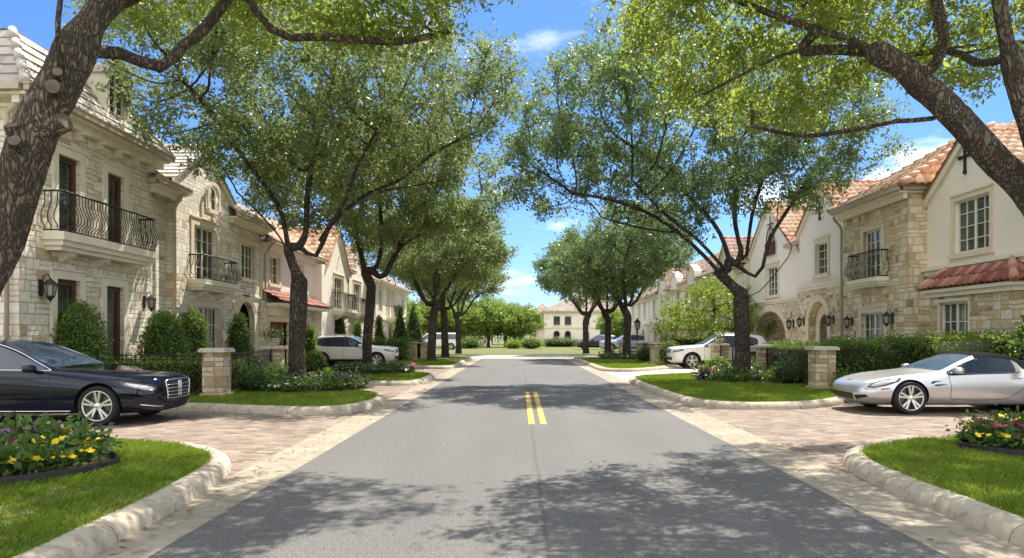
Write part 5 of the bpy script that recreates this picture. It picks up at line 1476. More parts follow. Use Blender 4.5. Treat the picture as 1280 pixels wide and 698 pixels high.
# planter bowls with trailing flowers
def bowl(label, x, y, z, r=.2, group=None, mat='cap'):
    root = tag(empty('planter', (x, y, z)), label, 'planter', group)
    m = MB(); m.smooth = True; m.lathe([(.0, .0), (r * .55, .0), (r * .6, .04), (r, .2), (r * 1.05, .23), (r * .95, .23), (r * .85, .19), (0, .19)], (x, y, z), n=18); m.build('bowl', MT[mat], root)
    rs = np.random.default_rng(int(abs(x * 100 + y))); c = np.array([[x + r * .7 * math.cos(a), y + r * .7 * math.sin(a), z + .3] for a in np.linspace(0, 6, 9)])
    v, f, uv = leaves(c, 420, r * .35, .07, rs, '', '', .55, .3, 1, 3); v = v - np.array([x, y, z])
    link('foliage', np_mesh('foliage', v, f, MT['plant_leaf'], uv), root)
    m = MB()
    for _ in range(9):
        a = rs.random() * 6.28; q = r * (.5 + rs.random() * .7); blossom(m, Vector((x + q * math.cos(a), y + q * math.sin(a), z + .34 + .16 * rs.random())), .035, rs)
    m.build('blossom', MT['p_rose'], root)
def blossom(m, p, r, rs):
    n = Vector(rs.normal(0, .45, 3)) + Vector((0, -.35, 1)); n.normalize(); a = n.orthogonal().normalized(); b = n.cross(a); k = 5; t0 = rs.random() * 6
    for i in range(k):
        t = t0 + 2 * math.pi * i / k; d = a * math.cos(t) + b * math.sin(t); e = b * math.cos(t) - a * math.sin(t)
        m.add([p, p + d * r * .6 + e * r * .42 + n * r * .12, p + d * r * 1.05 + n * r * .2, p + d * r * .6 - e * r * .42 + n * r * .12], [(0, 1, 2, 3)])
bowl('stone bowl of pink flowers standing on the second left pillar', -7.45, 21.8, 1.252, .22)
bowl('stone bowl of greenery standing on the pillar before the right white car', 8.85, 32.0, 1.212, .22)
bowl('large stone bowl of green plants on the lawn beside the left white car', -7.55, 26.2, .12, .34)

# ------------------------------------------------------------------ flower beds
def bed(label, cx, cy, rx, ry, group=None, z=.115, edging=True, wob=.06, seed=0):
    root = tag(empty('flower_bed', (cx, cy, z)), label, 'flower bed', group)
    N = 48; o = [(cx + rx * (1 + wob * math.sin(3 * a + seed)) * math.cos(a), cy + ry * (1 + wob * math.cos(2 * a + seed)) * math.sin(a)) for a in [2 * math.pi * i / N for i in range(N)]]
    rr = random.Random(seed); m = MB(); m.smooth = True; K = 7; vs = []
    for k in range(K + 1):
        for i in range(N):
            f = 1 - k / K; x, y = cx + (o[i][0] - cx) * f, cy + (o[i][1] - cy) * f
            vs.append((x, y, z + .03 + .09 * math.sin(min(1, (1 - f) * 1.8) * math.pi / 2) + .02 * rr.uniform(-1, 1)))
    m.add(vs, [(k * N + i, k * N + (i + 1) % N, (k + 1) * N + (i + 1) % N, (k + 1) * N + i) for k in range(K) for i in range(N)])
    m.build('mulch', MT['mulch'], root)
    if edging:
        m = MB(); m.smooth = True; pr = [(0, -.02), (0, .075), (.012, .095), (.035, .095), (.045, .075), (.045, -.02)]; q = len(pr); vs = []
        for x, y in o:
            d = Vector((x - cx, y - cy)); L = d.length; d /= L
            vs += [(x + d.x * (a - .01), y + d.y * (a - .01), z + b) for a, b in pr]
        m.add(vs, [(i * q + k, i * q + k + 1, ((i + 1) % N) * q + k + 1, ((i + 1) % N) * q + k) for i in range(N) for k in range(q - 1)]); m.build('edging', MT['edging'], root, sharp=40)
    return root

PL = {}
def plant_mesh(col, dark, var, big):
    key = (col, dark, var, big)
    if key not in PL:
        rs = np.random.default_rng(hash((col or '', var)) % 9999 if False else sum(map(ord, (col or 'x'))) * 7 + var)
        R_, H_ = (.15, .13) if not big else (.17, .22)
        c = rs.normal(0, 1, (26, 3)) * np.array([R_ * .42, R_ * .42, H_ * .22]) + np.array([0, 0, H_ * .5])
        v, f, uv = leaves(c, 150, R_ * .16, .075, rs, '', '', .62, .5, 1, 3)
        v[:, 2] = np.maximum(v[:, 2], .01)
        fm = np_mesh('flowering_plant', v, f, MT['plant_dark' if dark else 'plant_leaf'], uv)
        bm_ = None
        if col:
            m = MB()
            for _ in range(8 if not big else 11):
                p = rs.normal(0, 1, 3) * np.array([R_ * .5, R_ * .5, H_ * .1]); blossom(m, Vector((p[0], p[1], H_ * .95 + p[2])), .031 + .012 * rs.random(), rs)
            bm_ = bpy.data.meshes.new('blossom'); bm_.from_pydata(m.v, [], m.f); bm_.materials.append(MT['p_' + col])
        PL[key] = (fm, bm_)
    return PL[key]
def plant(x, y, z, col, label, group, dark=False, big=False, k=1.0, rr=rnd):
    fm, bm_ = plant_mesh(col, dark, rr.randrange(3), big)
    o = bpy.data.objects.new('flowering_plant', None); COL.objects.link(o); o.empty_display_size = .1
    q = bpy.data.objects.new('foliage', fm); COL.objects.link(q); q.parent = o
    o.location = (x, y, z); o.rotation_euler.z = rr.random() * 6.28; s_ = k * rr.uniform(.85, 1.15); o.scale = (s_, s_, s_ * rr.uniform(.85, 1.1))
    tag(o, label, 'flower', group)
    if bm_ is not None:
        b = bpy.data.objects.new('blossom', bm_); COL.objects.link(b); b.parent = o

def fill(cx, cy, rx, ry, n, rule, gap, seed, z=.19):
    rr = random.Random(seed); pts = []; t = 0
    while len(pts) < n and t < 6000:
        t += 1; a = rr.random() * 6.283; q = math.sqrt(rr.random()) * .9; x, y = cx + rx * q * math.cos(a), cy + ry * q * math.sin(a)
        if all((x - u) ** 2 + (y - v) ** 2 > gap ** 2 for u, v in pts):
            pts.append((x, y)); rule(x, y, (x - cx) / rx, (y - cy) / ry, rr)
# left front bed
bed('kidney shaped bed of mixed flowers with black edging on the near left lawn', -6.1, 7.75, 1.6, 1.3, seed=2)
def rule(x, y, u, v, rr):
    if v < -.22 or (u > .45 and v < .5): c = 'yellow' if rr.random() < .85 else 'white'
    elif v < .15: c = rr.choice(['white', 'purple', 'magenta', 'yellow', None])
    else: c = rr.choice(['pink', 'magenta', 'purple', 'purple', 'magenta', None, None])
    lab = {'yellow': 'yellow flowering bedding plant at the front of the near left bed', 'white': 'white flowering bedding plant in the near left bed', 'purple': 'purple flowering plant in the near left bed', 'magenta': 'magenta flowering plant in the near left bed',
           'pink': 'pink flowering plant at the back of the near left bed', 'red': 'red flowering plant at the back of the near left bed', None: 'dark leafy plant without flowers in the near left bed'}[c]
    plant(x, y, .19, c, lab, (c or 'leafy') + ' plants in the near left bed', dark=c is None, big=v > .1, k=1.05, rr=rr)
fill(-6.1, 7.75, 1.6, 1.3, 84, rule, .21, 4)
# right front bed
bed('round bed of mixed flowers with black edging on the near right lawn', 7.0, 8.95, 1.35, 1.0, seed=5)
def rule(x, y, u, v, rr):
    c = rr.choice(['yellow', 'white', 'yellow', None]) if v < -.2 else rr.choice(['pink', 'red', 'yellow', 'magenta']) if u < .1 else rr.choice(['purple', 'pink', 'magenta', 'purple'])
    lab = {'yellow': 'yellow flowering plant in the near right bed', 'white': 'white flowering plant in the near right bed', 'purple': 'purple flowering plant at the back of the near right bed', 'magenta': 'magenta flowering plant in the near right bed',
           'pink': 'pink flowering plant in the near right bed', 'red': 'red flowering plant in the near right bed', None: 'green leafy plant without flowers in the near right bed'}[c]
    plant(x, y, .19, c, lab, (c or 'leafy') + ' plants in the near right bed', big=v > -.1, k=1.0, rr=rr)
fill(7.0, 8.95, 1.35, 1.0, 56, rule, .2, 6)
def ring_rule(front, back, where):
    def rule(x, y, u, v, rr):
        if u * u + v * v < .06: return
        c = rr.choice(front) if v < -.25 else rr.choice(back)
        plant(x, y, .18, c, (c or 'green leafy') + (' flowering plant' if c else ' plant') + ' in the bed ' + where, (c or 'leafy') + ' plants in the bed ' + where, dark=c == 'maroon', big=v > -.25 and rr.random() < .5, k=1.15, rr=rr)
    return rule
bed('flower bed round the foot of the first left oak', -5.75, 19.2, 1.75, 1.15, edging=False, seed=7)
fill(-5.75, 19.2, 1.75, 1.15, 62, ring_rule(['white', 'yellow', 'white', None], ['maroon', 'rose', 'magenta', None, 'maroon'], 'round the first left oak'), .24, 8)
bed('flower bed round the foot of the tall right oak', 7.25, 23.0, 1.75, 1.3, edging=False, seed=9)
fill(7.25, 23.0, 1.75, 1.3, 62, ring_rule(['yellow', 'white', 'yellow', None], ['maroon', 'red', 'rose', None, 'maroon'], 'round the tall right oak'), .25, 9)
bed('flower bed round the foot of the second left oak', -5.6, 27.7, 1.7, 1.2, edging=False, seed=11)
fill(-5.6, 27.7, 1.7, 1.2, 44, ring_rule(['white', 'rose', 'white'], ['maroon', 'magenta', None], 'round the second left oak'), .28, 10)
bed('flower bed beneath the far right oak', 6.5, 43.9, 1.8, 1.1, edging=False, seed=12)
fill(6.5, 43.9, 1.8, 1.1, 24, ring_rule(['white', 'rose'], ['maroon', None], 'beneath the far right oak'), .36, 11)
# leafy perennials in front of the fences
for i, (x, y, w_, hh, mt, lab) in enumerate([(-6.85, 18.5, .8, .55, 'plant_leaf', 'low leafy shrub in front of the iron fence, right of the first left pillar'), (-6.95, 20.6, .9, .6, 'plant_leaf', 'low leafy shrub beside the bowl pillar, left of the first oak'), (-6.95, 19.6, .7, .5, 'hedge_light', 'small light green shrub before the left iron fence'),
        (8.0, 21.3, 1.0, .75, 'plant_leaf', 'leafy shrub in front of the right iron fence, left of the sports car pillar'), (6.9, 25.2, .9, .7, 'hedge_light', 'light green shrub left of the tall right oak'), (7.9, 24.6, .8, .6, 'plant_leaf', 'small shrub right behind the tall right oak'),
        (-7.2, 25.2, .8, .9, 'lime_leaf', 'bright green shrub left of the second oak near the bowl of plants'), (7.6, 36.6, 1.2, 1.2, 'hedge_light', 'yellow green shrub behind the right white car nose'), (6.9, 39.9, 1.0, .8, 'plant_leaf', 'dark shrub between the small far pillars'), (8.3, 18.1, .8, .5, 'hedge', 'low dark shrub at the foot of the sports car pillar')]):
    scatter_shrub('low_shrub', lab, 'shrub', 'egg', (x, y, .1), (w_, w_, hh), 1500, .065, mt, 200 + i, 'low shrubs by the fences')
# ornamental grass clump
rs = np.random.default_rng(5); n = 260; a = rs.uniform(0, 6.283, n); q = rs.uniform(0, .09, n); L = rs.uniform(.35, .68, n); lean = rs.uniform(.05, .5, n)
b0 = np.stack([q * np.cos(a), q * np.sin(a), np.zeros(n)], 1); mid = b0 + np.stack([lean * L * .35 * np.cos(a), lean * L * .35 * np.sin(a), L * .6], 1); tip = b0 + np.stack([lean * L * np.cos(a), lean * L * np.sin(a), L * .95 - lean * .2], 1)
sd_ = np.stack([-np.sin(a), np.cos(a), 0 * a], 1) * .006
v = np.stack([b0 - sd_, b0 + sd_, mid + sd_ * .8, mid - sd_ * .8, mid - sd_ * .8, mid + sd_ * .8, tip + sd_ * .1, tip - sd_ * .1], 1).reshape(-1, 3)
f = np.arange(n * 8).reshape(-1, 4); uv = np.repeat(np.stack([rs.random(n), rs.random(n)], 1), 8, 0)
o = link('grass_clump', np_mesh('grass_clump', v, f, MT['hedge_light'], uv), None, (-6.6, 8.7, .2)); tag(o, 'spiky ornamental grass clump at the back of the near left bed', 'grass clump')

# ------------------------------------------------------------------ lawn grass
def blades(inner, dens, hgt, wid, seed, holes=(), box=None):
    rs = np.random.default_rng(seed); xs = [p[0] for p in inner]; ys = [p[1] for p in inner]
    x0, x1, y0, y1 = box or (min(xs), max(xs), min(ys), max(ys))
    x0, x1, y0, y1 = max(x0, min(xs)), min(x1, max(xs)), max(y0, min(ys)), min(y1, max(ys))
    n = int((x1 - x0) * (y1 - y0) * dens); x = rs.uniform(x0, x1, n); y = rs.uniform(y0, y1, n)
    k = in_poly(x, y, inner)
    for cx, cy, rx, ry in holes: k &= ((x - cx) / rx) ** 2 + ((y - cy) / ry) ** 2 > 1
    x, y = x[k], y[k]; n = len(x)
    cl = np.array([noise.noise(Vector((a * 1.1, b * 1.1, 0))) + .6 * noise.noise(Vector((a * 4, b * 4, 3))) for a, b in zip(x, y)])
    keep = (cl > -.42) | (rs.random(n) < .35); x, y, cl = x[keep], y[keep], cl[keep]; n = len(x)
    a = rs.uniform(0, 6.283, n); h = hgt * rs.uniform(.55, 1.25, n) * (1 + .25 * cl); ln = rs.uniform(.1, .9, n) * h
    b = np.stack([x, y, np.full(n, .112)], 1); s_ = np.stack([-np.sin(a), np.cos(a), 0 * a], 1) * wid * .5
    m = b + np.stack([ln * .3 * np.cos(a), ln * .3 * np.sin(a), h * .6], 1); t = b + np.stack([ln * np.cos(a), ln * np.sin(a), h], 1)
    v = np.stack([b - s_, b + s_, m + s_ * .7, t], 1); v = np.stack([v[:, 0], v[:, 1], v[:, 2], v[:, 3]], 1).reshape(-1, 3)
    f = np.arange(n * 4).reshape(n, 4); uv = np.repeat(np.stack([np.clip(rs.normal(.45, .25, n) + cl * .4, 0, 1), rs.random(n) * .5], 1), 4, 0)
    o = link('grass', np_mesh('grass', v, f, MT['grass'], uv)); o['kind'] = 'stuff'
blades(L0, 4200, .055, .006, 1, [(-6.1, 7.75, 1.64, 1.33)], (-8.6, -2, 4.2, 12))
blades(Rt0, 4200, .055, .006, 2, [(7.0, 8.95, 1.38, 1.03)], (2, 8.4, 4.2, 12))
blades(L1, 1500, .06, .01, 3, [(-5.75, 19.2, 1.6, 1.0)], (-10.4, -2, 10, 30))
blades(R1, 1300, .06, .011, 4, [(7.25, 23.0, 1.6, 1.15)], (3, 10.5, 10, 30))
blades(L2, 600, .065, .016, 5, [(-5.6, 27.7, 1.5, 1.0)], (-10.4, -2, 20, 33))
blades(R2, 420, .07, .02, 6, [(6.5, 43.9, 1.6, 1.0)], (3, 11, 30, 47))
blades(L3, 420, .07, .02, 7, (), (-10.4, -2, 30, 45))
blades(L4, 300, .075, .025, 8, (), (-9, -2, 44, 50))
# fallen leaves along the kerbs
rs = np.random.default_rng(77); n = 420
side = rs.random(n) < .5; x = np.where(side, -3.16 + np.abs(rs.normal(0, .16, n)), 3.62 - np.abs(rs.normal(0, .16, n))); y = 4 + rs.random(n) ** 1.6 * 22
k = rs.random(n) < .2; x = np.where(k, rs.uniform(-6, 7, n), x)
k2 = (np.abs(x) < 3.15) | ((y > 10.2) & (y < 13.8) & (x > -4.6) & (x < 5)); x, y = x[k2], y[k2]; n = len(x)
a = rs.uniform(0, 6.28, n); L = rs.uniform(.015, .035, n); d = np.stack([np.cos(a), np.sin(a)], 1) * L[:, None]; w_ = np.stack([-np.sin(a), np.cos(a)], 1) * L[:, None] * .5
b = np.stack([x, y], 1); z4 = np.stack([np.full(n, .008), .01 + .01 * rs.random(n), np.full(n, .009), .01 + .008 * rs.random(n)], 1)
v = np.concatenate([np.stack([b - d, b + w_, b + d, b - w_], 1), z4[:, :, None]], 2).reshape(-1, 3)
o = link('fallen_leaves', np_mesh('fallen_leaves', v, np.arange(n * 4).reshape(n, 4), noisy('dry_leaf', (.16, .11, .05), (.34, .25, .13), 3, .8, 0))); o['kind'] = 'stuff'

# ------------------------------------------------------------------ lamp post
x, y = 7.55, 46.3
root = tag(empty('street_lamp', (x, y, .1)), 'black lantern post between the far right oak and the small pillars', 'street lamp')
m = MB(); m.smooth = True; m.lathe([(.11, 0), (.11, .1), (.06, .2), (.045, .5), (.04, 1.75), (.07, 1.8), (.0, 1.82)], (x, y, .1), n=12); m.build('post', MT['iron'], root, sharp=40)
m = MB(); m.lathe([(.05, 1.82), (.12, 1.86), (.13, 1.9)], (x, y, .1), n=6); m.lathe([(.23, 2.3), (.2, 2.36), (.06, 2.5), (.02, 2.62), (0, 2.64)], (x, y, .1), n=6)
for i in range(6):
    a = 2 * math.pi * i / 6; m.tube([(x + .13 * math.cos(a), y + .13 * math.sin(a), 2.0), (x + .2 * math.cos(a), y + .2 * math.sin(a), 2.4)], .014, 4)
m.build('lamp_head', MT['iron'], root)
m = MB(); m.lathe([(.12, 1.9), (.19, 2.3)], (x, y, .1), n=6); m.build('lamp_glass', MT['lamp_glass'], root)

# low garden wall before the house that closes the street
m = MB(); m.box(3.5, 21, 100, 100.4, 0, 1.0); m.box(3.4, 21.1, 99.92, 100.48, 1.0, 1.1)
o = m.build('garden_wall', MT['rubble'], None, loc=(12, 100.2, 0)); tag(o, 'low stone garden wall in front of the courtyard house', 'garden wall'); o['kind'] = 'thing'
# ------------------------------------------------------------------ cars (built nose to +x, wheels on z = 0)
def paintm(name, c, metal=0., rough=.3, flake=None, spec=.5):
    a = M(name, c, rough, metal, spec); a.b.inputs['Coat Weight'].default_value = 1; a.b.inputs['Coat Roughness'].default_value = .03
    if flake: a.color(a.mix(a.ramp(a.noise(a.coord(), 900, 1), [(.4, 0.), (.6, 1.)]), c, flake))
    return a.m
MT['navy'] = paintm('deep_navy_paint', (.003, .005, .014), .0, .5, (.005, .008, .022), 0)
MT['silver'] = paintm('silver_paint', (.56, .57, .59), .75, .3, (.68, .69, .71))
MT['white'] = paintm('white_paint', (.78, .775, .75), 0, .35)
MT['blue_grey'] = paintm('pale_blue_paint', (.42, .52, .66), .3, .3)
MT['black_car'] = paintm('black_paint', (.012, .014, .02), .2, .25)
MT['car_glass'] = M('tinted_glass', (.014, .03, .055), .02, spec=1.).m
MT['screen'] = M('windscreen_glass', (.05, .10, .16), .03, spec=1.).m  # the blue of a reflected sky is put into the base colour
MT['tyre'] = noisy('tyre_rubber', (.018, .018, .018), (.03, .03, .03), 30, .85, .2, 90, .003)
MT['alloy'] = M('alloy_rim', (.72, .71, .69), .28, .95).m
MT['chrome'] = M('chrome_trim', (.82, .82, .82), .12, 1.).m
MT['black_trim'] = M('black_plastic_trim', (.016, .016, .017), .5).m
MT['lamp_clear'] = M('headlamp_lens', (.62, .64, .66), .08, .3, .9).m
MT['lamp_dark'] = M('headlamp_housing', (.06, .065, .07), .12, .4, .8).m
MT['lamp_red'] = M('tail_lamp_lens', (.35, .012, .012), .1, spec=.8).m
MT['lamp_amber'] = M('side_marker_lens', (.5, .14, .02), .15, spec=.7).m
MT['soft_top'] = noisy('black_soft_top', (.008, .008, .010), (.014, .014, .017), 60, .95, .3, 300, .002, spec=.05)
MT['well'] = M('wheel_well', (.006, .006, .006), .95).m
MT['disc'] = M('brake_disc', (.12, .12, .12), .4, .8).m

def car_body(st, glass, mats, axles, r_arch, W, sub=2):
    """lofted from cross-sections; glass: list of (x_max, x_min, strips, slot). Returns a temporary mesh with the wheel arches cut"""
    bm = bmesh.new(); rings = []
    for (x, zb, ws, wm, wb, zbelt, wg, zg, wr, zr, zt) in st:
        zm = zb + (zbelt - zb) * .58
        half = [(ws - .12, zb), (ws, zb + .09), (wm, zm), (wb, zbelt), (wg, zg), (wr, zr), (wr * .55, zr + (zt - zr) * .72)]
        pts = [(0, zb)] + half + [(0, zt)] + [(-a, b) for a, b in half[::-1]]
        rings.append([bm.verts.new((x, a, b)) for a, b in pts])
    n = len(rings[0])
    for i in range(len(rings) - 1):
        xa = (st[i][0] + st[i + 1][0]) / 2
        for k in range(n):
            f = bm.faces.new((rings[i][k], rings[i][(k + 1) % n], rings[i + 1][(k + 1) % n], rings[i + 1][k])); f.smooth = True
            s_ = k if k < n // 2 else n - 1 - k
            for x1, x0, strips, slot in glass:
                if x0 < xa < x1 and s_ in strips: f.material_index = slot
    for r in (rings[0], rings[-1]):
        c = bm.verts.new((r[0].co.x + (.02 if r is rings[0] else -.02), 0, sum(v.co.z for v in r) / n))
        for k in range(n): f = bm.faces.new((r[k], r[(k + 1) % n], c)); f.smooth = True
    bmesh.ops.recalc_face_normals(bm, faces=bm.faces)
    cl = bm.edges.layers.float.new('crease_edge')
    for e in bm.edges:
        ms = {f.material_index for f in e.link_faces}
        if len(ms) > 1: e[cl] = .55
    me = bpy.data.meshes.new('tmp'); bm.to_mesh(me); bm.free()
    for m in mats: me.materials.append(m)
    o = bpy.data.objects.new('tmp', me); COL.objects.link(o)
    o.modifiers.new('s', 'SUBSURF').levels = sub; o.modifiers['s'].render_levels = sub
    cut = []
    for ax in axles:
        for sg in (-1, 1):
            m = MB(); m.smooth = True
            m.lathe([(0, W - .34), (r_arch, W - .34), (r_arch, W + .3), (0, W + .3)], (0, 0, 0), 'y', 40)
            vs = [(x + ax[0], y * sg, z + ax[1]) for x, y, z in m.v]
            cm = bpy.data.meshes.new('cut'); cm.from_pydata(vs, [], m.f)
            b2 = bmesh.new(); b2.from_mesh(cm); bmesh.ops.remove_doubles(b2, verts=b2.verts, dist=1e-5); bmesh.ops.recalc_face_normals(b2, faces=b2.faces); b2.to_mesh(cm); b2.free()
            for mm in mats: cm.materials.append(mm)
            for p in cm.polygons: p.material_index = len(mats) - 1
            c = bpy.data.objects.new('cut', cm); COL.objects.link(c); cut.append(c)
            bo = o.modifiers.new('b', 'BOOLEAN'); bo.object = c; bo.operation = 'DIFFERENCE'; bo.solver = 'EXACT'
    dg = bpy.context.evaluated_depsgraph_get()
    out = bpy.data.meshes.new_from_object(o.evaluated_get(dg))
    for c in cut + [o]: bpy.data.objects.remove(c)
    return out

class Car:
    def __init__(s, name, label, cat, group=None):
        s.root = tag(empty(name), label, cat, group)
    def body(s, st, glass, mats, names, axles, r_arch, W, sub=2):
        me = car_body(st, glass, mats, axles, r_arch, W, sub)
        bm = bmesh.new(); bm.from_mesh(me); s.bvh = BVHTree.FromBMesh(bm)
        groups = {}
        for slot in range(len(mats)):
            fs = [f.index for f in bm.faces if f.material_index == slot]
            if fs: groups[slot] = fs
        for slot, fs in groups.items():
            b2 = bm.copy(); b2.faces.ensure_lookup_table(); keep = set(fs)
            bmesh.ops.delete(b2, geom=[f for f in b2.faces if f.index not in keep], context='FACES')
            # left and right pieces become parts of their own
            b2.verts.ensure_lookup_table(); seen = set(); pieces = []
            for f in b2.faces:
                if f in seen: continue
                stack = [f]; seen.add(f); comp = []
                while stack:
                    g = stack.pop(); comp.append(g)
                    for e in g.edges:
                        for h_ in e.link_faces:
                            if h_ not in seen: seen.add(h_); stack.append(h_)
                pieces.append(comp)
            if names[slot] in ('body',): pieces = [[f for p in pieces for f in p]]
            for comp in pieces:
                if len(comp) < 3: continue
                vi = {}; vs = []; ff = []
                for f in comp:
                    for v in f.verts:
                        if v not in vi: vi[v] = len(vs); vs.append(tuple(v.co))
                    ff.append([vi[v] for v in f.verts])
                m2 = bpy.data.meshes.new(names[slot]); m2.from_pydata(vs, [], ff); m2.materials.append(mats[slot])
                m2.polygons.foreach_set('use_smooth', [True] * len(ff)); m2.set_sharp_from_angle(angle=R(40)); m2.update()
                link(names[slot], m2, s.root)
            b2.free()
        bm.free(); bpy.data.meshes.remove(me)
    def cast(s, p, plane):
        if plane == 'right': o, d = Vector((p[0], -3, p[1])), Vector((0, 1, 0))
        elif plane == 'left': o, d = Vector((p[0], 3, p[1])), Vector((0, -1, 0))
        elif plane == 'front': o, d = Vector((5, p[0], p[1])), Vector((-1, 0, 0))
        elif plane == 'rear': o, d = Vector((-5, p[0], p[1])), Vector((1, 0, 0))
        else: o, d = Vector((p[0], p[1], 4)), Vector((0, 0, -1))
        h_ = s.bvh.ray_cast(o, d)
        if h_[0] is None: return None, None
        n = h_[1] if h_[1].dot(d) < 0 else -h_[1]
        return h_[0], n
    def patch(s, name, poly, plane, mat, off=.006, parent=None, grid=.035):
        bm = bmesh.new(); f = bm.faces.new([bm.verts.new((a, b, 0)) for a, b in poly])
        for ax in (0, 1):
            lo = min(p[ax] for p in poly); hi = max(p[ax] for p in poly); c = lo + grid
            while c < hi - .004:
                co = Vector((0, 0, 0)); co[ax] = c; no = Vector((0, 0, 0)); no[ax] = 1
                bmesh.ops.bisect_plane(bm, geom=bm.verts[:] + bm.edges[:] + bm.faces[:], plane_co=co, plane_no=no); c += grid
        bad = []; n_ = {}
        for v in bm.verts:
            h_, n = s.cast((v.co.x, v.co.y), plane)
            if h_ is None: bad.append(v)
            else: n_[v] = h_ + n * off
        for v, q in n_.items(): v.co = q
        if bad: bmesh.ops.delete(bm, geom=bad, context='VERTS')
        for f in bm.faces: f.smooth = True
        bmesh.ops.recalc_face_normals(bm, faces=bm.faces)
        me = bpy.data.meshes.new(name); bm.to_mesh(me); bm.free(); me.materials.append(mat)
        return link(name, me, parent or s.root)
    def line(s, name, pts, plane, r, mat, off=.0, parent=None, mb=None, n=5, k=6):
        q = []
        for p in smooth_line([(a, b, 0) for a, b in pts], k):
            h_, nn = s.cast((p.x, p.y), plane)
            if h_ is not None: q.append(h_ + nn * off)
        if len(q) < 2: return
        m = mb or MB(); m.smooth = True; m.tube(q, r, n)
        if mb is None: return m.build(name, mat, parent or s.root, world=False)
    def wheel(s, x, side, r, track, spokes=5, style='twin', w=.23, rim_r=.72):
        m = MB(); m.smooth = True; y0 = side * track; sg = side
        pr = [(r * rim_r, -w / 2), (r * .93, -w / 2), (r * .985, -w / 2 + .025), (r, -w / 2 + .06), (r, w / 2 - .06), (r * .985, w / 2 - .025), (r * .93, w / 2), (r * (rim_r + .02), w / 2 - .008), (r * rim_r, w / 2 - .02)]
        m.lathe([(a, b * sg) for a, b in pr], (x, y0 - sg * w / 2, r), 'y', 40)
        t = m.build('wheel', MT['tyre'], s.root, world=False, sharp=50)
        m = MB(); m.smooth = True; c = Vector((x, y0, r)); R1 = r * rim_r
        m.lathe([(R1, -.02 * sg), (R1 * .985, .0), (R1 * .93, -.012 * sg), (R1 * .9, -.05 * sg), (R1 * .88, -.17 * sg)], tuple(c), 'y', 40)
        m.lathe([(.0, -.012 * sg), (.035, -.012 * sg), (.06, -.025 * sg), (.07, -.06 * sg)], tuple(c), 'y', 20)
        m.smooth = False
        for i in range(spokes):
            a0 = 2 * math.pi * i / spokes + .3
            for da in ((-.17, .17) if style == 'twin' else (0,)):
                hw0, hw1 = (.016, .02) if style == 'twin' else (.03, .042)
                a = a0 + da; d = Vector((math.cos(a), 0, math.sin(a))); e = Vector((-math.sin(a), 0, math.cos(a)))
                di = Vector((math.cos(a0 + da * .9), 0, math.sin(a0 + da * .9)))
                p0, p1 = c + di * .045, c + d * R1 * .95; yy = Vector((0, sg, 0))
                q = [p0 - e * hw0 - yy * .018, p0 + e * hw0 - yy * .018, p1 + e * hw1 - yy * .008, p1 - e * hw1 - yy * .008]
                m.add(q + [v - yy * .05 for v in q], [(0, 1, 2, 3), (0, 1, 5, 4), (1, 2, 6, 5), (2, 3, 7, 6), (3, 0, 4, 7)])
        m.build('rim', MT['alloy'], t, world=False)
        m = MB(); m.lathe([(0, -.1 * sg), (R1 * .7, -.1 * sg), (R1 * .7, -.12 * sg), (R1 * .99, -.14 * sg)], tuple(c), 'y', 28); m.build('brake_disc', MT['disc'], t, world=False)
    def mirror(s, x, y, z, mat, k=1.0):
        m = MB(); m.smooth = True; sg = 1 if y > 0 else -1
        for i, (dx, hw, hh) in enumerate(()): pass
        N = 10; vs = []; pr = [(.07, .02), (.055, .75), (.02, 1), (-.03, 1.), (-.07, .92)]
        for dx, q in pr:
            for j in range(N):
                a = 2 * math.pi * j / N; ca, sa = math.cos(a), math.sin(a)
                vs.append((x + dx * k * 1.2, y + sg * .1 * k + .105 * k * q * math.copysign(abs(ca) ** .7, ca), z + .068 * k * q * math.copysign(abs(sa) ** .7, sa)))
        m.add(vs, [(i * N + j, i * N + (j + 1) % N, (i + 1) * N + (j + 1) % N, (i + 1) * N + j) for i in range(4) for j in range(N)] + [tuple(range(4 * N, 5 * N))])
        m.tube([(x - .02, y - sg * .06, z - .06 * k), (x - .01, y + sg * .04, z - .03)], [.03 * k, .025 * k], 6)
        m.build('mirror', mat, s.root, world=False)
    def handle(s, x0, x1, z, plane, mat):
        s.line('door_handle', [(x0, z), ((x0 + x1) / 2, z + .006), (x1, z + .004)], plane, .014, mat, .018)
    def place(s, x, y, rz, z=0):
        s.root.location = (x, y, z); s.root.rotation_euler.z = rz

# --- the dark sedan on the left drive
c = Car('parked_sedan', 'gleaming dark blue sedan with big chrome grille on the left brick drive', 'car')
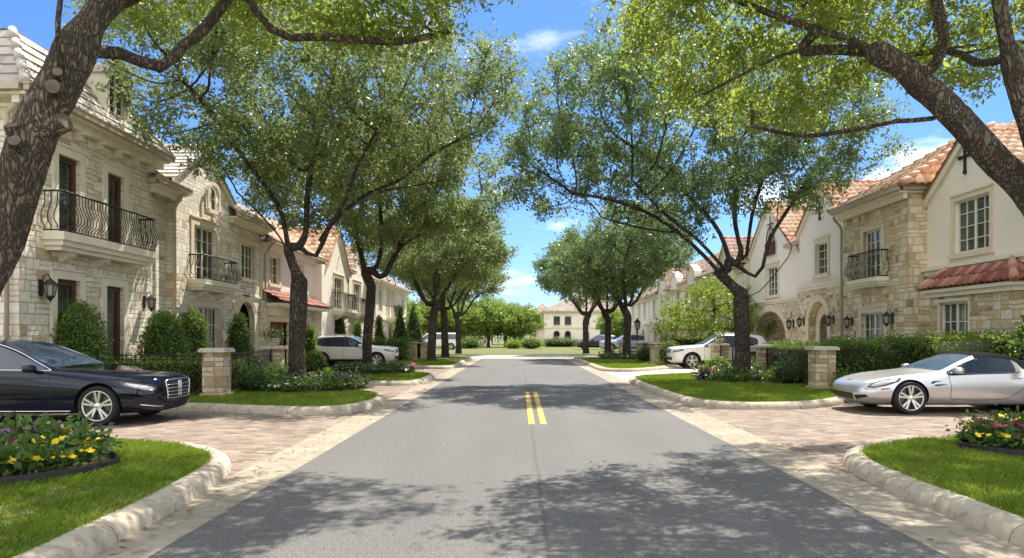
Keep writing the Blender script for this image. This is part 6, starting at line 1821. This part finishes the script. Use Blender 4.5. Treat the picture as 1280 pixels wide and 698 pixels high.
#      x     zb   ws   wm   wb  zbelt  wg   zg    wr   zr    zt
st = [(2.53, .30, .40, .50, .48, .66, .42, .735, .32, .775, .79), (2.47, .22, .62, .68, .64, .68, .57, .765, .42, .815, .84), (2.33, .19, .78, .83, .79, .715, .70, .80, .52, .85, .885), (2.05, .18, .87, .91, .875, .77, .80, .85, .62, .90, .93),
      (1.6, .18, .90, .945, .91, .835, .85, .90, .70, .945, .965), (1.1, .18, .91, .95, .92, .89, .865, .945, .74, .985, 1.005), (.80, .18, .91, .95, .92, .915, .875, .96, .79, 1.0, 1.035), (.70, .18, .91, .95, .92, .92, .87, .985, .80, 1.02, 1.06),
      (.25, .18, .91, .95, .925, .935, .79, 1.20, .72, 1.235, 1.27), (-.22, .18, .91, .95, .925, .945, .71, 1.385, .63, 1.42, 1.455), (-.40, .18, .91, .95, .925, .945, .70, 1.405, .62, 1.445, 1.485), (-.52, .18, .91, .95, .925, .945, .70, 1.41, .62, 1.45, 1.49), (-.60, .18, .91, .95, .925, .945, .70, 1.41, .62, 1.45, 1.492),
      (-1.2, .18, .91, .95, .925, .95, .70, 1.375, .62, 1.425, 1.475), (-1.6, .18, .90, .95, .92, .955, .715, 1.27, .64, 1.345, 1.41), (-1.75, .18, .90, .945, .915, .96, .74, 1.20, .66, 1.29, 1.355), (-2.1, .2, .88, .92, .90, .975, .80, 1.03, .72, 1.08, 1.14), (-2.25, .21, .86, .90, .88, .98, .81, 1.01, .74, 1.03, 1.05), (-2.5, .24, .78, .83, .81, .94, .74, .98, .68, 1.0, 1.01), (-2.6, .34, .6, .68, .68, .86, .62, .91, .55, .93, .94)]
gl = [(.70, -1.6, {4}, 1), (.80, -.22, {6, 7}, 2), (-1.6, -2.1, {6, 7}, 3)]
gl = [(a, b, {x for x in sset}, m) for a, b, sset, m in gl]
c.body(st, gl, [MT['navy'], MT['car_glass'], MT['screen'], MT['car_glass'], MT['well']], ['body', 'side_window', 'windscreen', 'rear_window', 'wheel_well'], [(1.58, .345), (-1.5, .345)], .40, .95, 3)
for x in (1.58, -1.5):
    for sd2 in (-1, 1): c.wheel(x, sd2, .345, .925, 5, 'twin', rim_r=.76)
gp = [(-.44, .70), (-.36, .755), (.36, .755), (.44, .70), (.40, .50), (.34, .44), (-.34, .44), (-.40, .50)]
g = c.patch('grille', gp, 'front', MT['black_trim'], .012)
m = MB()
c.line('', gp + gp[:1], 'front', .016, None, .02, mb=m, k=3)
for z in (.495, .555, .615, .675): c.line('', [(-.41 + .0 * z, z), (0, z - .004), (.41, z)], 'front', .011, None, .026, mb=m)
for y in (-.05, 0, .05): c.line('', [(y, .46), (y, .6), (y, .735)], 'front', .010, None, .03, mb=m)
m.build('grille_bars', MT['chrome'], g, world=False)
for sg, pl in ((-1, 'right'), (1, 'left')):
    hl = c.patch('headlight', [(2.47, .60), (2.44, .685), (2.25, .735), (1.93, .765), (1.98, .70), (2.2, .635), (2.38, .59)], pl, MT['lamp_dark'], .006)
    c.patch('lens', [(2.44, .62), (2.41, .665), (2.25, .705), (2.03, .735), (2.1, .695), (2.25, .65)], pl, MT['lamp_clear'], .011, parent=hl)
    c.line('lamp_strip', [(2.44, .60), (2.25, .64), (2.02, .712)], pl, .007, MT['chrome'], .008, parent=hl)
    c.line('window_trim', [(.78, .955), (.5, 1.09), (.2, 1.235), (-.1, 1.35), (-.35, 1.405), (-.8, 1.415), (-1.2, 1.37), (-1.5, 1.29), (-1.66, 1.2), (-1.7, 1.05), (-1.5, .975), (-.6, .968), (.3, .958), (.78, .948)], pl, .010, MT['chrome'], .004)
    c.line('body_crease', [(1.95, .80), (1.2, .83), (.2, .82), (-1, .82), (-2.2, .84)], pl, .006, MT['navy'], .001)
    c.line('sill_trim', [(1.1, .255), (.2, .25), (-1.0, .25)], pl, .012, MT['chrome'], .004)
    c.line('door_seam', [(.75, .93), (.78, .7), (.80, .45), (.74, .3)], pl, .005, MT['black_trim'], .0)
    c.line('door_seam', [(-.56, .95), (-.58, .7), (-.60, .45), (-.56, .3)], pl, .005, MT['black_trim'], .0)
    c.handle(-.42, -.2, .82, pl, MT['chrome']); c.handle(-1.38, -1.16, .83, pl, MT['chrome'])
    c.mirror(.52, sg * .93, .99, MT['navy'])
    s_ = -sg
    c.patch('air_intake', [(-s_ * .50, .36), (-s_ * .52, .27), (-s_ * .78, .30), (-s_ * .80, .40)], 'front', MT['black_trim'], .006)
    c.line('intake_trim', [(-s_ * .48, .315), (-s_ * .62, .325), (-s_ * .80, .36)], 'front', .013, MT['chrome'], .012)
    c.patch('tail_light', [(-2.57, .72), (-2.5, .9), (-2.2, .92), (-2.25, .78)], pl, MT['lamp_red'], .006)
c.patch('air_intake', [(-.42, .375), (-.40, .26), (.40, .26), (.42, .375)], 'front', MT['black_trim'], .006)
c.place(-8.83, 13.25, R(0))

# --- the silver sports car on the right drive
c = Car('parked_sports_car', 'low silver convertible sports car with black soft top on the right brick drive', 'car')
st = [(2.22, .33, .30, .40, .40, .46, .34, .52, .25, .545, .55), (2.17, .22, .52, .60, .58, .48, .50, .56, .36, .585, .595), (2.02, .17, .72, .79, .76, .53, .66, .63, .46, .645, .65), (1.75, .15, .82, .88, .85, .60, .76, .715, .58, .70, .70),
      (1.3, .15, .86, .925, .895, .68, .82, .785, .64, .765, .765), (.85, .15, .86, .915, .89, .73, .82, .815, .66, .815, .82), (.62, .15, .855, .90, .88, .755, .825, .83, .74, .85, .87), (.54, .15, .855, .90, .88, .76, .82, .845, .75, .87, .895),
      (.2, .15, .855, .90, .88, .775, .73, .985, .66, 1.02, 1.05), (-.16, .15, .855, .90, .88, .79, .645, 1.10, .57, 1.145, 1.175), (-.26, .15, .855, .90, .88, .79, .64, 1.12, .56, 1.165, 1.20), (-.6, .15, .86, .905, .885, .80, .63, 1.12, .55, 1.185, 1.23), (-.88, .15, .87, .92, .90, .815, .64, 1.07, .56, 1.16, 1.20),
      (-.98, .15, .88, .93, .91, .82, .66, 1.03, .58, 1.13, 1.17), (-1.35, .16, .89, .945, .925, .845, .72, .955, .62, .985, 1.02), (-1.5, .16, .89, .945, .925, .85, .80, .94, .64, .95, .96), (-1.9, .19, .85, .92, .90, .85, .80, .92, .66, .93, .94), (-2.15, .26, .76, .84, .84, .82, .76, .88, .62, .905, .915), (-2.24, .40, .6, .7, .7, .76, .62, .82, .5, .85, .86)]
gl = [(.54, -.88, {4}, 1), (.62, -.16, {6, 7}, 2), (-.16, -1.35, {6, 7}, 3), (-.16, -1.35, {5}, 3), (-.98, -1.35, {4}, 3)]
c.body(st, gl, [MT['silver'], MT['car_glass'], MT['screen'], MT['soft_top'], MT['well']], ['body', 'side_window', 'windscreen', 'soft_top', 'wheel_well'], [(1.24, .325), (-1.45, .335)], .365, .93, 3)
for x, r in ((1.24, .325), (-1.45, .335)):
    for sd2 in (-1, 1): c.wheel(x, sd2, r, .915, 5, 'twin', w=.26, rim_r=.76)
for sg, pl in ((-1, 'right'), (1, 'left')):
    hl = c.patch('headlight', [(2.02, .535), (1.95, .60), (1.66, .70), (1.40, .715), (1.46, .645), (1.72, .56), (1.92, .52)], pl, MT['lamp_dark'], .005)
    c.patch('lens', [(1.98, .55), (1.9, .60), (1.66, .682), (1.46, .70), (1.52, .65), (1.74, .58), (1.9, .54)], pl, MT['lamp_clear'], .009, parent=hl)
    c.patch('side_marker', [(1.80, .475), (1.80, .51), (1.65, .525), (1.63, .495)], pl, MT['lamp_amber'], .006)
    c.line('door_seam', [(.50, .82), (.47, .68), (.44, .48), (.44, .33), (.2, .29), (-.55, .30), (-.86, .44), (-1.02, .62), (-1.0, .80)], pl, .005, MT['black_trim'], .0, k=8)
    c.patch('side_vent', [(.86, .60), (.82, .655), (.72, .665), (.60, .66), (.74, .64), (.78, .62)], pl, MT['black_trim'], .005)
    c.patch('side_vent', [(.80, .575), (.74, .595), (.50, .60), (.62, .575), (.74, .56)], pl, MT['black_trim'], .005)
    c.handle(-.92, -.74, .715, pl, MT['silver'])
    c.mirror(.36, sg * .86, .87, MT['silver'], .95)
    c.line('window_trim', [(.5, .80), (.0, .80), (-.5, .81), (-.9, .83)], pl, .007, MT['black_trim'], .003)
    c.patch('air_intake', [(sg * .50, .27), (sg * .48, .36), (sg * .72, .385), (sg * .74, .34)], 'front', MT['black_trim'], .005)
    c.patch('tail_light', [(-2.22, .66), (-2.2, .8), (-2.05, .8), (-2.07, .68)], pl, MT['lamp_red'], .006)
c.patch('air_intake', [(-.46, .40), (-.44, .27), (.44, .27), (.46, .40)], 'front', MT['black_trim'], .006)
m = MB(); m.lathe([(.0, .0), (.045, .0), (.04, .004)], (0, 0, 0), n=14)
em = c.cast((2.0, 0), 'top')[0]; c.patch('badge', [(2.06, -.05), (2.1, 0), (2.06, .05), (1.99, .035), (1.99, -.035)], 'top', MT['chrome'], .004)
c.line('hood_seam', [(2.0, .42), (1.6, .56), (1.1, .64), (.72, .72)], 'top', .004, MT['black_trim'], 0); c.line('hood_seam', [(2.0, -.42), (1.6, -.56), (1.1, -.64), (.72, -.72)], 'top', .004, MT['black_trim'], 0)
c.place(8.93, 15.05, R(180))

# --- sport utility cars
def suv(label, name='parked_suv', paint='white', group='white cars on the driveways', clad=True, H=1.0):
    c = Car(name, label, 'car', group); p = MT[paint]
    st = [(2.34, .36, .46, .58, .58, .78, .52, .90, .40, .955, .97), (2.27, .28, .68, .76, .73, .82, .66, .935, .52, .985, 1.005), (2.1, .25, .82, .88, .85, .87, .77, .97, .60, 1.02, 1.045), (1.8, .25, .88, .93, .90, .93, .84, 1.02, .68, 1.06, 1.08),
          (1.4, .25, .90, .95, .92, .97, .86, 1.05, .74, 1.085, 1.105), (1.0, .25, .90, .95, .92, 1.0, .87, 1.07, .78, 1.10, 1.125), (.88, .25, .90, .95, .92, 1.005, .87, 1.085, .79, 1.12, 1.15),
          (.5, .25, .90, .95, .925, 1.02, .80, 1.32, .73, 1.355, 1.39), (.12, .25, .90, .95, .925, 1.03, .73, 1.535, .65, 1.575, 1.61), (-.05, .25, .90, .95, .925, 1.03, .72, 1.56, .64, 1.61, 1.645), (-.22, .25, .90, .95, .925, 1.035, .715, 1.57, .64, 1.62, 1.66), (-.3, .25, .90, .95, .925, 1.035, .715, 1.57, .64, 1.62, 1.66),
          (-1.05, .25, .90, .95, .925, 1.05, .71, 1.555, .64, 1.615, 1.66), (-1.14, .25, .90, .95, .925, 1.05, .71, 1.55, .64, 1.61, 1.655), (-1.75, .26, .89, .94, .915, 1.07, .70, 1.48, .62, 1.57, 1.62), (-1.95, .27, .88, .93, .905, 1.075, .70, 1.43, .61, 1.54, 1.60), (-2.2, .3, .85, .90, .88, 1.06, .76, 1.15, .68, 1.22, 1.28), (-2.3, .33, .80, .86, .85, 1.0, .78, 1.06, .7, 1.09, 1.11), (-2.38, .42, .7, .76, .76, .85, .7, .95, .62, .98, 1.0)]
    gl = [(.88, -1.75, {4}, 1), (.88, .12, {6, 7}, 2), (-1.95, -2.2, {6, 7}, 3)]
    c.body(st, gl, [p, MT['car_glass'], MT['screen'], MT['car_glass'], MT['well']], ['body', 'side_window', 'windscreen', 'rear_window', 'wheel_well'], [(1.42, .37), (-1.42, .37)], .43, .95, 2)
    for x in (1.42, -1.42):
        for sd2 in (-1, 1): c.wheel(x, sd2, .37, .93, 5, 'twin', rim_r=.70)
    c.patch('grille', [(-.36, .93), (.36, .93), (.42, .74), (-.42, .74)], 'front', MT['black_trim'], .008)
    for y in (-.2, 0, .2): c.line('grille_bar', [(y, .75), (y, .92)], 'front', .008, MT['chrome'], .014)
    c.patch('air_intake', [(-.62, .54), (.62, .54), (.56, .40), (-.56, .40)], 'front', MT['black_trim'], .006)
    for sg, pl in ((-1, 'right'), (1, 'left')):
        hl = c.patch('headlight', [(2.28, .76), (2.26, .85), (2.05, .915), (1.78, .925), (1.85, .86), (2.1, .79)], pl, MT['lamp_dark'], .006)
        c.patch('lens', [(2.25, .79), (2.2, .84), (2.05, .885), (1.9, .895), (2.0, .85), (2.15, .81)], pl, MT['lamp_clear'], .011, parent=hl)
        c.patch('tail_light', [(-2.33, .86), (-2.28, 1.0), (-2.0, 1.03), (-1.98, .93), (-2.2, .86)], pl, MT['lamp_red'], .006)
        c.line('door_seam', [(.84, 1.0), (.86, .7), (.82, .42)], pl, .006, MT['black_trim'], 0); c.line('door_seam', [(-.26, 1.04), (-.28, .7), (-.28, .42)], pl, .006, MT['black_trim'], 0)
        c.line('door_seam', [(-1.1, 1.05), (-1.08, .8), (-.98, .6), (-.9, .42)], pl, .006, MT['black_trim'], 0)
        c.handle(-.16, .04, .94, pl, p); c.handle(-1.0, -.8, .95, pl, p); c.mirror(.62, sg * .94, 1.11, p, 1.1)
        if clad:
            c.patch('cladding', [(.98, .27), (.98, .40), (-.98, .40), (-.98, .27)], pl, MT['black_trim'], .008)
        m = MB(); m.tube([(-.1, sg * .60, 1.655), (-.2, sg * .61, 1.69), (-1.6, sg * .60, 1.675), (-1.75, sg * .59, 1.62)], .014, 5); m.build('roof_rail', MT['chrome'], c.root, world=False)
    return c
w1 = suv('white five-door car on the left brick drive, crossed by the second oak trunk'); w1.place(-8.55, 36.9, 0)
w1.root.scale = (.97, .97, .96)
w2 = copy_tree(w1.root); tag(w2, 'white car facing the road on the right drive, crossed by the right oak trunk', 'car', 'white cars on the driveways'); w2.location = (9.5, 34.7, 0); w2.rotation_euler.z = R(180); w2.scale = (1, 1, 1)
w3 = copy_tree(w1.root); tag(w3, 'white car mostly hidden behind the hedge beyond the right white car', 'car', 'white cars on the driveways'); w3.location = (12.2, 43.8, 0); w3.rotation_euler.z = R(180)
w4 = suv('pale blue car partly hidden by the last right trunks near the cross street', paint='blue_grey', group='cars along the cross street'); w4.place(10.4, 71, R(180)); w4.root.scale = (1.1, 1.05, 1.05)
w5 = suv('dark car parked left of the pale blue one at the end of the right row', paint='black_car', group='cars along the cross street'); w5.place(8.6, 80, R(180))
# the van beyond the left oaks
c = Car('parked_van', 'white van with a blue window band behind the last left oak trunks', 'van', 'cars along the cross street')
st = [(2.4, .38, .6, .7, .7, .85, .62, .95, .5, 1.0, 1.02), (2.25, .28, .85, .9, .88, 1.0, .8, 1.08, .66, 1.12, 1.15), (1.9, .28, .92, .95, .93, 1.1, .86, 1.22, .76, 1.28, 1.32), (1.3, .28, .93, .96, .94, 1.15, .80, 1.7, .72, 1.76, 1.80), (1.1, .28, .93, .96, .94, 1.15, .8, 1.78, .72, 1.85, 1.9), (-1.9, .28, .93, .96, .94, 1.15, .8, 1.78, .72, 1.86, 1.92), (-2.2, .3, .92, .95, .93, 1.15, .79, 1.74, .7, 1.8, 1.86), (-2.35, .36, .86, .9, .88, 1.1, .76, 1.6, .66, 1.7, 1.74)]
c.body(st, [(1.9, -2.2, {4}, 1), (1.9, 1.3, {6, 7}, 2)], [MT['white'], MT['car_glass'], MT['screen'], MT['well']], ['body', 'side_window', 'windscreen', 'wheel_well'], [(1.45, .36), (-1.4, .36)], .42, .95, 2)
for x in (1.45, -1.4):
    for sd2 in (-1, 1): c.wheel(x, sd2, .36, .93, 5, 'solid')
    
for sg, pl in ((-1, 'right'), (1, 'left')):
    c.patch('headlight', [(2.32, .75), (2.28, .9), (2.0, .95), (2.05, .8)], pl, MT['lamp_clear'], .006); c.patch('tail_light', [(-2.3, .8), (-2.3, 1.1), (-2.15, 1.1), (-2.15, .8)], pl, MT['lamp_red'], .006)
    c.line('door_seam', [(.3, 1.15), (.3, .7), (.3, .4)], pl, .008, MT['black_trim'], 0)
c.place(-9.0, 80, R(180))
